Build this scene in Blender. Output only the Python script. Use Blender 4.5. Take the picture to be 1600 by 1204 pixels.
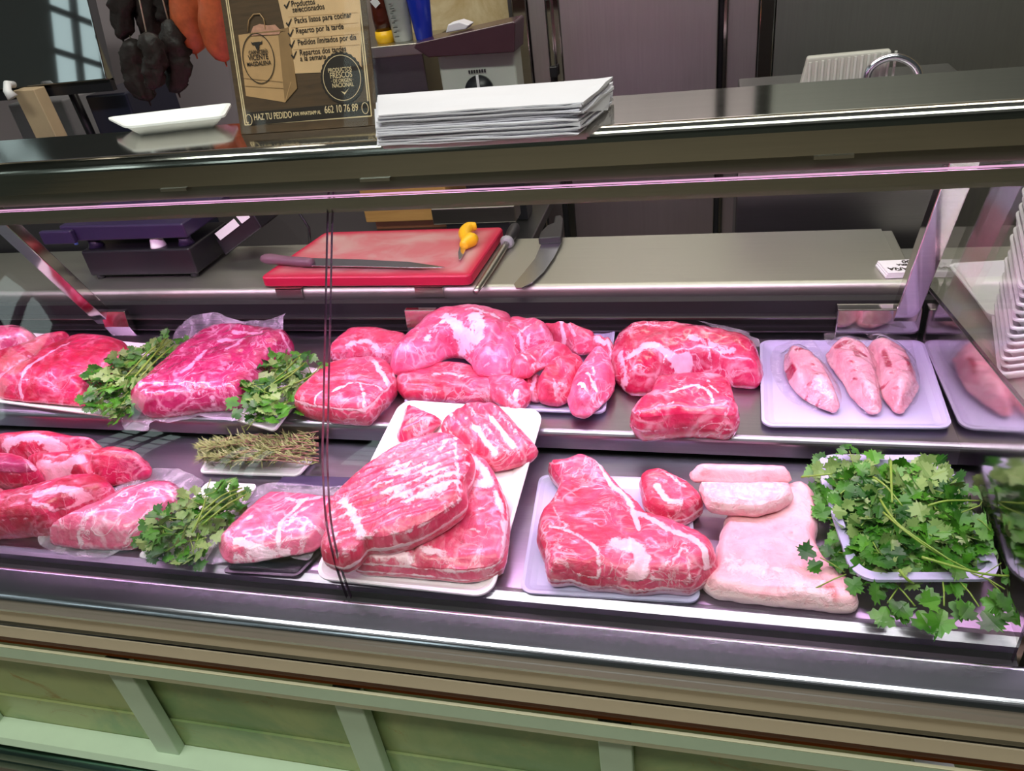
import bpy, bmesh, math, random
import numpy as np
from mathutils import Vector, Matrix, noise
from mathutils.geometry import delaunay_2d_cdt

random.seed(7)
scene = bpy.context.scene
for o in list(bpy.data.objects):
    bpy.data.objects.remove(o)
COL = scene.collection

# ------------------------------------------------------------------ camera
F_PX = 1190.7
CAM = np.array([0.0, 0.0, 1.55])
pitch, roll, yaw = math.radians(32.31), math.radians(-8.01), math.radians(16.89)
_F = np.array([math.sin(-yaw) * math.cos(pitch), math.cos(yaw) * math.cos(pitch), -math.sin(pitch)])
_R = np.cross(_F, [0, 0, 1]); _R /= np.linalg.norm(_R)
_U = np.cross(_R, _F)
CR = math.cos(roll) * _R + math.sin(roll) * _U
CU = -math.sin(roll) * _R + math.cos(roll) * _U
cam_d = bpy.data.cameras.new('camera')
cam_d.sensor_width = 36.0
cam_d.lens = F_PX / 1600.0 * 36.0
cam_d.clip_start = 0.02
cam = bpy.data.objects.new('camera', cam_d)
COL.objects.link(cam)
M = Matrix(((CR[0], CU[0], -_F[0], CAM[0]), (CR[1], CU[1], -_F[1], CAM[1]),
            (CR[2], CU[2], -_F[2], CAM[2]), (0, 0, 0, 1)))
cam.matrix_world = M
scene.camera = cam

# ------------------------------------------------------------------ world, lights, exposure
scene.view_settings.view_transform = 'Standard'
scene.view_settings.look = 'None'
scene.view_settings.gamma = 1.0
scene.view_settings.exposure = 0.0
world = bpy.data.worlds.new('world')
scene.world = world
world.use_nodes = True
wn = world.node_tree
wn.nodes['Background'].inputs[0].default_value = (0.80, 0.86, 0.80, 1)
wn.nodes['Background'].inputs[1].default_value = 0.07


def area(name, loc, rot, sx, sy, power, color):
    l = bpy.data.lights.new(name, 'AREA')
    l.shape = 'RECTANGLE'; l.size = sx; l.size_y = sy
    l.energy = power; l.color = color
    o = bpy.data.objects.new(name, l)
    o.location = loc; o.rotation_euler = rot
    COL.objects.link(o)
    return o


# pink meat-counter tubes tucked under the top shelf, and the neighbouring counter's own one
area('counter_tube_light', (-0.62, 0.845, 1.288), (math.radians(-4), 0, 0), 1.80, 0.030, 7.0, (1.0, 0.60, 0.98))
area('side_counter_tube_light', (0.66, 0.86, 1.33), (math.radians(-12), 0, 0), 0.55, 0.03, 3.5, (0.92, 0.72, 1.0))
# ceiling lamps of the market hall and of the stall
area('hall_lamp_light', (-0.6, -1.0, 4.2), (math.radians(-18), 0, 0), 3.6, 0.45, 95.0, (0.97, 1.0, 0.90))
area('aisle_lamp_light', (-0.5, 0.05, 3.2), (0, 0, 0), 3.2, 0.30, 34.0, (0.92, 1.0, 0.90))
area('stall_lamp_light', (-0.3, 1.80, 3.0), (0, 0, 0), 2.6, 0.25, 26.0, (1.0, 0.94, 0.82))

# ------------------------------------------------------------------ pixel rays onto real planes (used to read sizes off)
def ray(x, y):
    return _F + CR * (x - 800) / F_PX - CU * (y - 602) / F_PX


def on_plane(x, y, p, n):
    d = ray(x, y); n = np.array(n, float)
    return CAM + d * ((np.array(p) - CAM) @ n) / (d @ n)


def PZ(x, y, z):
    return on_plane(x, y, (0, 0, z), (0, 0, 1))


def PY(x, y, Y):
    return on_plane(x, y, (0, Y, 0), (0, 1, 0))


def PX(x, y, X):
    return on_plane(x, y, (X, 0, 0), (1, 0, 0))


class Surf:
    """a supporting plane: z = z0 + ax*(x-x0) + ay*(y-y0)"""
    def __init__(self, x0, y0, z0, ax=0.0, ay=0.0):
        self.p = (x0, y0, z0); self.ax = ax; self.ay = ay

    def z(self, x, y):
        return self.p[2] + self.ax * (x - self.p[0]) + self.ay * (y - self.p[1])

    def hit(self, px, py, h=0.0):
        p = (self.p[0], self.p[1], self.p[2] + h)
        return on_plane(px, py, p, (-self.ax, -self.ay, 1))

    def up(self, h):
        return Surf(self.p[0], self.p[1], self.p[2] + h, self.ax, self.ay)


def surf3(a, b, c):
    n = np.cross(np.array(b) - a, np.array(c) - a)
    return Surf(a[0], a[1], a[2], -n[0] / n[2], -n[1] / n[2])


# ------------------------------------------------------------------ materials
def nd(nt, t, **kw):
    n = nt.nodes.new(t)
    for k, v in kw.items():
        if k.startswith('i_'):
            n.inputs[k[2:].replace('_', ' ')].default_value = v
        else:
            setattr(n, k, v)
    return n


def new_mat(name):
    m = bpy.data.materials.new(name); m.use_nodes = True
    nt = m.node_tree
    b = nt.nodes['Principled BSDF']
    return m, nt, b


def c4(c):
    return (c[0], c[1], c[2], 1)


def coords(nt, scale=(1, 1, 1), kind='Object'):
    tc = nd(nt, 'ShaderNodeTexCoord'); mp = nd(nt, 'ShaderNodeMapping')
    mp.inputs['Scale'].default_value = scale
    nt.links.new(tc.outputs[kind], mp.inputs['Vector'])
    return mp.outputs['Vector']


def noise_n(nt, vec, scale, detail=3, rough=0.5, dist=0.0):
    n = nd(nt, 'ShaderNodeTexNoise')
    n.inputs['Scale'].default_value = scale; n.inputs['Detail'].default_value = detail
    n.inputs['Roughness'].default_value = rough; n.inputs['Distortion'].default_value = dist
    nt.links.new(vec, n.inputs['Vector'])
    return n.outputs['Fac']


def mixc(nt, fac, a, b):
    n = nd(nt, 'ShaderNodeMix', data_type='RGBA')
    for s, v in ((0, fac), (6, a), (7, b)):
        if hasattr(v, 'is_linked') or hasattr(v, 'node'):
            nt.links.new(v, n.inputs[s])
        else:
            n.inputs[s].default_value = c4(v) if s else v
    return n.outputs[2]


def mrange(nt, v, a, b, c=0.0, d=1.0, smooth=True):
    n = nd(nt, 'ShaderNodeMapRange')
    if smooth: n.interpolation_type = 'SMOOTHSTEP'
    nt.links.new(v, n.inputs[0])
    for i, x in zip((1, 2, 3, 4), (a, b, c, d)): n.inputs[i].default_value = x
    return n.outputs[0]


def math_n(nt, op, a, b=None, clamp=False):
    n = nd(nt, 'ShaderNodeMath', operation=op); n.use_clamp = clamp
    for i, v in enumerate((a, b)):
        if v is None: continue
        if hasattr(v, 'node'): nt.links.new(v, n.inputs[i])
        else: n.inputs[i].default_value = v
    return n.outputs[0]


def bump(nt, bsdf, h, strength=0.3, dist=0.002):
    n = nd(nt, 'ShaderNodeBump')
    n.inputs['Strength'].default_value = strength; n.inputs['Distance'].default_value = dist
    nt.links.new(h, n.inputs['Height']); nt.links.new(n.outputs[0], bsdf.inputs['Normal'])


def plain(name, col, rough=0.5, metal=0.0, var=0.12, scale=25, bmp=0.0, coat=0.0, spec=0.5):
    m, nt, b = new_mat(name)
    v = coords(nt)
    f = noise_n(nt, v, scale, 4, 0.6)
    nt.links.new(mixc(nt, f, tuple(c * (1 - var) for c in col), tuple(min(1, c * (1 + var)) for c in col)), b.inputs['Base Color'])
    b.inputs['Roughness'].default_value = rough; b.inputs['Metallic'].default_value = metal
    b.inputs['Coat Weight'].default_value = coat
    b.inputs['Specular IOR Level'].default_value = spec
    if bmp: bump(nt, b, f, bmp)
    return m


def steel(name, col=(0.52, 0.51, 0.49), rough=0.24, streak=(3, 160, 160), br=0.06, bs=0.05, var=0.12):
    m, nt, b = new_mat(name)
    v = coords(nt, streak)
    f = noise_n(nt, v, 3, 5, 0.65)
    v2 = coords(nt)
    g = noise_n(nt, v2, 6, 3, 0.5)
    nt.links.new(mixc(nt, f, tuple(c * (1 - var) for c in col), tuple(min(1, c * (1 + var)) for c in col)), b.inputs['Base Color'])
    r = math_n(nt, 'ADD', math_n(nt, 'MULTIPLY', f, br), rough)
    r2 = math_n(nt, 'ADD', r, math_n(nt, 'MULTIPLY', g, 0.06))
    nt.links.new(r2, b.inputs['Roughness'])
    b.inputs['Metallic'].default_value = 1.0
    bump(nt, b, f, bs, 0.0006)
    return m


def glassy(name, tint=(1, 1, 1), gloss_rough=0.0, white=0.0, wcol=(0.9, 0.85, 0.95), ior=1.45, wr=0.0, boost=1.0):
    """thin pane or film: see-through plus fresnel reflection, optional milky share"""
    m = bpy.data.materials.new(name); m.use_nodes = True
    nt = m.node_tree; nt.nodes.clear()
    out = nd(nt, 'ShaderNodeOutputMaterial')
    tr = nd(nt, 'ShaderNodeBsdfTransparent'); tr.inputs[0].default_value = c4(tint)
    gl = nd(nt, 'ShaderNodeBsdfGlossy'); gl.inputs['Roughness'].default_value = gloss_rough
    df = nd(nt, 'ShaderNodeBsdfDiffuse'); df.inputs[0].default_value = c4(wcol)
    ge = nd(nt, 'ShaderNodeNewGeometry')
    dp = nd(nt, 'ShaderNodeVectorMath', operation='DOT_PRODUCT')
    nt.links.new(ge.outputs['Normal'], dp.inputs[0]); nt.links.new(ge.outputs['Incoming'], dp.inputs[1])
    cosn = math_n(nt, 'ABSOLUTE', dp.outputs['Value'])
    f0 = ((ior - 1) / (ior + 1)) ** 2
    fres = math_n(nt, 'ADD', math_n(nt, 'MULTIPLY', math_n(nt, 'POWER', math_n(nt, 'SUBTRACT', 1.0, cosn), 5.0), 1 - f0), f0)
    m1 = nd(nt, 'ShaderNodeMixShader'); m2 = nd(nt, 'ShaderNodeMixShader')
    v = coords(nt)
    n = noise_n(nt, v, 30, 4, 0.6, 0.8)
    nt.links.new(mrange(nt, n, 0.35, 0.75, white * 0.4, min(1, white * 1.6)), m1.inputs[0])
    nt.links.new(tr.outputs[0], m1.inputs[1]); nt.links.new(df.outputs[0], m1.inputs[2])
    nt.links.new(math_n(nt, 'MULTIPLY', fres, boost, True), m2.inputs[0])
    nt.links.new(m1.outputs[0], m2.inputs[1]); nt.links.new(gl.outputs[0], m2.inputs[2])
    if wr:
        bp = nd(nt, 'ShaderNodeBump'); bp.inputs['Strength'].default_value = wr; bp.inputs['Distance'].default_value = 0.004
        n2 = noise_n(nt, coords(nt, (1, 1.6, 1)), 45, 3, 0.55, 1.5)
        nt.links.new(n2, bp.inputs['Height'])
        nt.links.new(bp.outputs[0], gl.inputs['Normal'])
    nt.links.new(m2.outputs[0], out.inputs[0])
    return m


def meat_mat(name, lean1, lean2, fat=(0.90, 0.62, 0.66), tint=(0.35, 0.02, 0.10), vein=0.35, vscale=22, vwidth=0.07,
             rough=0.30, coat=0.35, fib=(1, 1, 1), fibs=60, wrinkle=0.0, fedge=0.9, fatbias=0.0):
    m, nt, b = new_mat(name)
    v = coords(nt)
    n1 = noise_n(nt, v, 17, 4, 0.6, 0.8)
    base = mixc(nt, mrange(nt, n1, 0.32, 0.68), lean1, lean2)
    fv = coords(nt, fib)
    nf = noise_n(nt, fv, fibs, 5, 0.65, 0.6)
    base = mixc(nt, mrange(nt, nf, 0.45, 0.75, 0, 0.32), base, tuple(0.35 * l + 0.65 * f for l, f in zip(lean1, fat)))
    nd2 = noise_n(nt, v, 48, 5, 0.7, 1.0)
    base = mixc(nt, mrange(nt, nd2, 0.54, 0.72, 0, 0.55), base, tuple(l * 0.55 for l in lean1))
    # veins of marbling
    n2 = nd(nt, 'ShaderNodeTexNoise'); n2.inputs['Scale'].default_value = 30; n2.inputs['Detail'].default_value = 3
    nt.links.new(v, n2.inputs['Vector'])
    va = nd(nt, 'ShaderNodeVectorMath', operation='MULTIPLY_ADD')
    va.inputs[1].default_value = (0.035, 0.035, 0.035)
    nt.links.new(n2.outputs['Color'], va.inputs[0]); nt.links.new(v, va.inputs[2])
    vo = nd(nt, 'ShaderNodeTexVoronoi', feature='DISTANCE_TO_EDGE'); vo.inputs['Scale'].default_value = vscale
    nt.links.new(va.outputs[0], vo.inputs['Vector'])
    ve = mrange(nt, vo.outputs['Distance'], 0.0, vwidth, 1, 0)
    nm = noise_n(nt, v, 26, 2)
    ve = math_n(nt, 'MULTIPLY', math_n(nt, 'MULTIPLY', ve, mrange(nt, nm, 0.42, 0.62)), vein)
    rn = noise_n(nt, v, vscale * 0.75, 5, 0.55, 1.6)
    rd = math_n(nt, 'ABSOLUTE', math_n(nt, 'SUBTRACT', rn, 0.5))
    rg = mrange(nt, rd, 0.0, 0.030, 1, 0)
    ve = math_n(nt, 'MAXIMUM', ve, math_n(nt, 'MULTIPLY', math_n(nt, 'MULTIPLY', rg, mrange(nt, noise_n(nt, v, 19, 2), 0.40, 0.60)), min(1.0, vein * 1.3)))
    at = nd(nt, 'ShaderNodeAttribute', attribute_name='fat')
    n3 = noise_n(nt, v, 85, 6, 0.65, 0.5)
    n4 = noise_n(nt, v, 210, 3, 0.6, 0.3)
    fx = math_n(nt, 'ADD', math_n(nt, 'ADD', at.outputs['Fac'], fatbias), math_n(nt, 'MULTIPLY', math_n(nt, 'SUBTRACT', n3, 0.5), fedge * 1.7))
    fx = math_n(nt, 'ADD', fx, math_n(nt, 'MULTIPLY', math_n(nt, 'SUBTRACT', n4, 0.5), 0.45))
    ff = math_n(nt, 'MAXIMUM', mrange(nt, fx, 0.34, 0.66), ve)
    at2 = nd(nt, 'ShaderNodeAttribute', attribute_name='tint')
    tx = math_n(nt, 'ADD', at2.outputs['Fac'], math_n(nt, 'MULTIPLY', math_n(nt, 'SUBTRACT', n3, 0.5), 0.8))
    base = mixc(nt, mrange(nt, tx, 0.2, 0.85), base, tint)
    nfat = noise_n(nt, v, 50, 4, 0.6)
    fatc = mixc(nt, mrange(nt, nfat, 0.3, 0.75), fat, tuple(0.72 * f + 0.28 * l for f, l in zip(fat, lean2)))
    col = mixc(nt, ff, base, fatc)
    nt.links.new(col, b.inputs['Base Color'])
    b.inputs['Roughness'].default_value = rough
    b.inputs['Coat Weight'].default_value = coat; b.inputs['Coat Roughness'].default_value = 0.12
    h = math_n(nt, 'ADD', math_n(nt, 'MULTIPLY', nf, 0.6), math_n(nt, 'MULTIPLY', ff, 0.35))
    h = math_n(nt, 'ADD', h, math_n(nt, 'MULTIPLY', n3, 0.5))
    if wrinkle:
        wv = noise_n(nt, coords(nt, (1, 1.7, 1)), 38, 3, 0.5, 2.0)
        h = math_n(nt, 'ADD', h, math_n(nt, 'MULTIPLY', wv, wrinkle))
    bump(nt, b, h, 0.75, 0.0026)
    return m


MT = {}
MT['steel'] = steel('brushed_steel', (0.46, 0.44, 0.38), 0.26)
MT['steel_deck'] = steel('deck_steel', (0.36, 0.34, 0.40), 0.24, (3, 140, 140))
MT['steel_work'] = steel('worktop_steel', (0.50, 0.50, 0.44), 0.40, (2, 120, 120))
MT['steel_pol'] = steel('polished_steel', (0.62, 0.60, 0.55), 0.05, (2, 60, 60), 0.05, 0.03)
MT['steel_mirror'] = steel('mirror_steel', (0.55, 0.52, 0.50), 0.06, (2, 60, 60), 0.03, 0.02)
MT['steel_dark'] = steel('dark_steel', (0.22, 0.21, 0.21), 0.30)
MT['steel_tan'] = plain('tan_steel', (0.80, 0.67, 0.50), 0.38, 0.30, var=0.05)  # tan of the mirrored floor is put into the steel colour
MT['chrome'] = steel('chrome', (0.64, 0.64, 0.72), 0.13, (2, 80, 80), 0.05, 0.03, 0.05)
MT['fridge'] = steel('fridge_steel', (0.55, 0.47, 0.50), 0.38, (60, 60, 2))
MT['fridge_grey'] = steel('fridge_grey_steel', (0.36, 0.36, 0.34), 0.38, (60, 60, 2))
MT['black'] = plain('black_plastic', (0.012, 0.011, 0.015), 0.35)
MT['black_gloss'] = plain('black_gloss', (0.22, 0.23, 0.24), 0.03, 0.9, var=0.02)
MT['rubber'] = plain('dark_rubber', (0.008, 0.008, 0.009), 0.6)
MT['purple_dark'] = plain('scale_plastic', (0.026, 0.016, 0.055), 0.35)
MT['foam'] = plain('white_foam', (0.88, 0.87, 0.88), 0.42, var=0.03, scale=120, bmp=0.05)
MT['plastic_tray'] = plain('milky_plastic', (0.50, 0.50, 0.70), 0.25, var=0.03, coat=0.2)
MT['white'] = plain('white_plastic', (0.85, 0.84, 0.86), 0.35, var=0.03)
MT['paper'] = plain('white_paper', (0.70, 0.67, 0.74), 0.75, var=0.03, bmp=0.03)
MT['amber'] = plain('amber_strip', (0.16, 0.035, 0.005), 0.14, var=0.5, scale=5)
MT['pale_green'] = plain('pale_green_paint', (0.50, 0.62, 0.45), 0.35, var=0.06)
MT['cream'] = plain('cream_trim', (0.66, 0.60, 0.40), 0.4, var=0.06)
MT['teal_metal'] = steel('teal_metal', (0.30, 0.52, 0.46), 0.14)
MT['glass'] = glassy('case_glass', (0.985, 0.99, 0.985), 0.0, 0.0)
MT['glass_edge'] = plain('glass_edge', (0.05, 0.035, 0.05), 0.1)
MT['film'] = glassy('plastic_film', (0.97, 0.95, 0.98), 0.12, 0.26, (0.90, 0.82, 0.95), 1.5, 0.7)
MT['film_clear'] = glassy('clear_film', (0.98, 0.96, 0.98), 0.08, 0.05, (0.9, 0.85, 0.95), 1.5, 0.9, 1.3)
MT['acrylic'] = glassy('acrylic', (0.98, 0.98, 0.98), 0.02, 0.0, boost=0.35)
MT['white_rub'] = plain('blade_steel_dull', (0.3, 0.3, 0.32), 0.3, 1.0)
MT['yellow'] = plain('yellow_handle', (0.90, 0.50, 0.01), 0.35, var=0.04)
MT['handle'] = plain('knife_handle', (0.16, 0.08, 0.11), 0.45, bmp=0.3, scale=90)
MT['handle_black'] = plain('black_handle', (0.02, 0.018, 0.02), 0.4)
MT['blue'] = plain('blue_plastic', (0.01, 0.03, 0.42), 0.3, var=0.05)
MT['lightblue'] = plain('light_blue_plastic', (0.10, 0.45, 0.75), 0.3)
MT['brown_tray'] = plain('brown_hood', (0.06, 0.025, 0.035), 0.22)
MT['greywhite'] = plain('machine_paint', (0.50, 0.52, 0.47), 0.4, var=0.04)
MT['grey'] = plain('grey_plastic', (0.30, 0.30, 0.32), 0.4)
MT['post_beige'] = plain('beige_post', (0.52, 0.38, 0.24), 0.5)
MT['stem'] = plain('herb_stem', (0.20, 0.34, 0.04), 0.5)
MT['twig'] = plain('herb_twig', (0.28, 0.13, 0.10), 0.6)
MT['needle'] = plain('rosemary_needle', (0.22, 0.26, 0.08), 0.5, var=0.5, scale=60)
MT['twine'] = plain('twine', (0.55, 0.48, 0.38), 0.8)


def leaf_mat(name, a, b_, under):
    m, nt, b = new_mat(name)
    v = coords(nt)
    f = noise_n(nt, v, 24, 2)
    c = mixc(nt, mrange(nt, f, 0.35, 0.65), a, b_)
    g = nd(nt, 'ShaderNodeNewGeometry')
    nt.links.new(mixc(nt, g.outputs['Backfacing'], c, under), b.inputs['Base Color'])
    b.inputs['Roughness'].default_value = 0.42
    bump(nt, b, noise_n(nt, v, 160, 2), 0.3, 0.001)
    return m


MT['leaf'] = leaf_mat('parsley_leaf', (0.010, 0.085, 0.005), (0.065, 0.26, 0.012), (0.20, 0.34, 0.09))

MT['wood'], nt, b = new_mat('beech_wood')
_f = noise_n(nt, coords(nt, (1, 1, 12)), 6, 5, 0.6, 1.0)
nt.links.new(mixc(nt, _f, (0.42, 0.20, 0.05), (0.72, 0.42, 0.13)), b.inputs['Base Color']); b.inputs['Roughness'].default_value = 0.5

MT['board'], nt, b = new_mat('red_cutting_board')
_f = mrange(nt, noise_n(nt, coords(nt, (1, 1.5, 1)), 9, 6, 0.65, 0.6), 0.40, 0.62)
_g = nd(nt, 'ShaderNodeAttribute', attribute_name='worn')
_w = math_n(nt, 'MULTIPLY', _g.outputs['Fac'], math_n(nt, 'ADD', math_n(nt, 'MULTIPLY', _f, 0.45), 0.55))
nt.links.new(mixc(nt, _w, (0.50, 0.010, 0.05), (0.52, 0.34, 0.31)), b.inputs['Base Color'])
b.inputs['Roughness'].default_value = 0.42
bump(nt, b, noise_n(nt, coords(nt, (4, 60, 4)), 14, 4), 0.15, 0.001)

MT['marble'], nt, b = new_mat('green_marble_tile')  # green cast of reflected light is put into the marble colour
_v = coords(nt)
_f = mrange(nt, noise_n(nt, _v, 5, 6, 0.6, 0.8), 0.38, 0.66)
_c = mixc(nt, _f, (0.22, 0.33, 0.14), (0.38, 0.43, 0.18))
_s = mrange(nt, noise_n(nt, _v, 11, 6, 0.7, 1.2), 0.58, 0.74)
nt.links.new(mixc(nt, _s, _c, (0.30, 0.22, 0.06)), b.inputs['Base Color']); b.inputs['Roughness'].default_value = 0.22

MT['stucco'], nt, b = new_mat('beige_stucco')
_f = noise_n(nt, coords(nt), 7, 6, 0.65, 0.5)
nt.links.new(mixc(nt, mrange(nt, _f, 0.3, 0.7), (0.52, 0.36, 0.17), (0.74, 0.60, 0.38)), b.inputs['Base Color']); b.inputs['Roughness'].default_value = 0.8

MT['floor'], nt, b = new_mat('floor_tile')
_f = noise_n(nt, coords(nt), 3, 5, 0.6)
nt.links.new(mixc(nt, _f, (0.20, 0.165, 0.11), (0.34, 0.28, 0.20)), b.inputs['Base Color']); b.inputs['Roughness'].default_value = 0.3
MT['hall'] = plain('hall_wall', (0.10, 0.12, 0.11), 0.7)
MT['ceiling'] = plain('ceiling_paint', (0.22, 0.23, 0.21), 0.8)
MT['wallgrey'] = plain('grey_wall_panel', (0.30, 0.25, 0.27), 0.45, var=0.1, scale=4)


def emis(name, col, s):
    m = bpy.data.materials.new(name); m.use_nodes = True
    nt = m.node_tree; nt.nodes.clear()
    e = nd(nt, 'ShaderNodeEmission'); e.inputs[0].default_value = c4(col); e.inputs[1].default_value = s
    o = nd(nt, 'ShaderNodeOutputMaterial'); nt.links.new(e.outputs[0], o.inputs[0])
    return m


MT['daylight'] = emis('daylight_pane', (0.80, 1.0, 0.97), 2.0)
MT['tube'] = emis('tube_light', (1.0, 0.45, 0.95), 9.0)
MT['holder'] = steel('holder_steel', (0.26, 0.25, 0.19), 0.34)
MT['led'] = emis('pink_led', (1.0, 0.52, 0.82), 0.85)  # weak glow put in for the lit edges of the glass channel

# meats (colour of the flesh, of the fat, and where each sits is in the pieces below)
MT['beef'] = meat_mat('dark_red_beef', (0.40, 0.003, 0.030), (0.64, 0.016, 0.105), fat=(0.90, 0.40, 0.55), vein=0.35, vscale=18, fib=(1, 3, 1))
MT['beef_vac'] = meat_mat('vacuum_beef', (0.36, 0.008, 0.075), (0.54, 0.03, 0.15), fat=(0.88, 0.42, 0.62), vein=0.55, vscale=24, vwidth=0.10, rough=0.2, coat=0.8, wrinkle=0.6)
MT['pork_vac'] = meat_mat('vacuum_pork', (0.66, 0.08, 0.18), (0.80, 0.17, 0.31), fat=(0.94, 0.70, 0.80), vein=0.6, vscale=18, rough=0.2, coat=0.8, wrinkle=0.8)
MT['pork'] = meat_mat('pink_pork', (0.62, 0.032, 0.10), (0.82, 0.11, 0.23), fat=(0.95, 0.62, 0.74), vein=0.4, vscale=22, vwidth=0.08)
MT['pork_cut'] = meat_mat('cut_pork', (0.52, 0.014, 0.06), (0.76, 0.065, 0.17), fat=(0.94, 0.62, 0.70), vein=0.5, vscale=30, vwidth=0.09, fib=(1, 4, 1))
MT['silver'] = meat_mat('silverskin_pork', (0.64, 0.04, 0.13), (0.84, 0.17, 0.34), fat=(0.97, 0.76, 0.88), vein=0.45, vscale=24, fedge=1.5)
MT['belly'] = meat_mat('pork_belly', (0.55, 0.018, 0.07), (0.76, 0.08, 0.18), fat=(0.95, 0.68, 0.75), tint=(0.60, 0.06, 0.16), vein=0.35, vscale=20, fib=(3, 1, 1), fibs=45)
MT['neck'] = meat_mat('pork_neck', (0.50, 0.008, 0.06), (0.70, 0.04, 0.14), fat=(0.95, 0.60, 0.72), vein=0.5, vscale=20, vwidth=0.11, rough=0.2, coat=0.7, wrinkle=0.5)
MT['lard'] = meat_mat('white_lard', (0.86, 0.38, 0.44), (0.91, 0.54, 0.58), fat=(0.93, 0.66, 0.69), tint=(0.76, 0.20, 0.22), vein=0.0, fedge=0.7, coat=0.2, rough=0.35)
MT['trotter'] = meat_mat('trotter_skin', (0.74, 0.26, 0.34), (0.88, 0.52, 0.58), fat=(0.95, 0.74, 0.78), tint=(0.40, 0.01, 0.06), vein=0.35, vscale=40, coat=0.7, rough=0.2, wrinkle=0.8, fedge=1.3)
MT['darksaus'] = plain('dark_dried_sausage', (0.014, 0.009, 0.008), 0.55, var=0.8, scale=70, bmp=1.0, spec=0.35)
MT['orangesaus'] = plain('orange_chorizo', (0.40, 0.085, 0.03), 0.4, var=0.6, scale=70, bmp=0.3)
MT['foliage_dark'] = MT['leaf']


# ------------------------------------------------------------------ object helpers
def tag(o, label=None, cat=None, group=None, kind=None):
    if label: o['label'] = label
    if cat: o['category'] = cat
    if group: o['group'] = group
    if kind: o['kind'] = kind
    return o


def empty(name, loc, label=None, cat=None, group=None, rz=0.0):
    o = bpy.data.objects.new(name, None)
    o.empty_display_size = 0.05
    o.location = loc; o.rotation_euler = (0, 0, rz)
    COL.objects.link(o)
    return tag(o, label, cat, group)


def link(name, me, mat=None, parent=None, origin=None):
    """me holds world-space coordinates; origin moves the pivot (a thing's base)"""
    o = bpy.data.objects.new(name, me)
    if origin is None:
        origin = tuple(world_loc(parent)) if parent is not None else None
    if origin is None:
        n = len(me.vertices); co = np.empty(n * 3); me.vertices.foreach_get('co', co); co = co.reshape(-1, 3)
        origin = (float(co[:, 0].mean()), float(co[:, 1].mean()), float(co[:, 2].min()))
    me.transform(Matrix.Translation(-Vector(origin)))
    COL.objects.link(o)
    if parent is not None:
        o.parent = parent
        ploc = world_loc(parent)
        o.location = Vector(origin) - ploc
    else:
        o.location = origin
    if mat is not None and not me.materials:
        me.materials.append(mat)
    return o


def world_loc(o):
    v = Vector(o.location)
    while o.parent is not None:
        o = o.parent; v = v + Vector(o.location)
    return v


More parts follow.
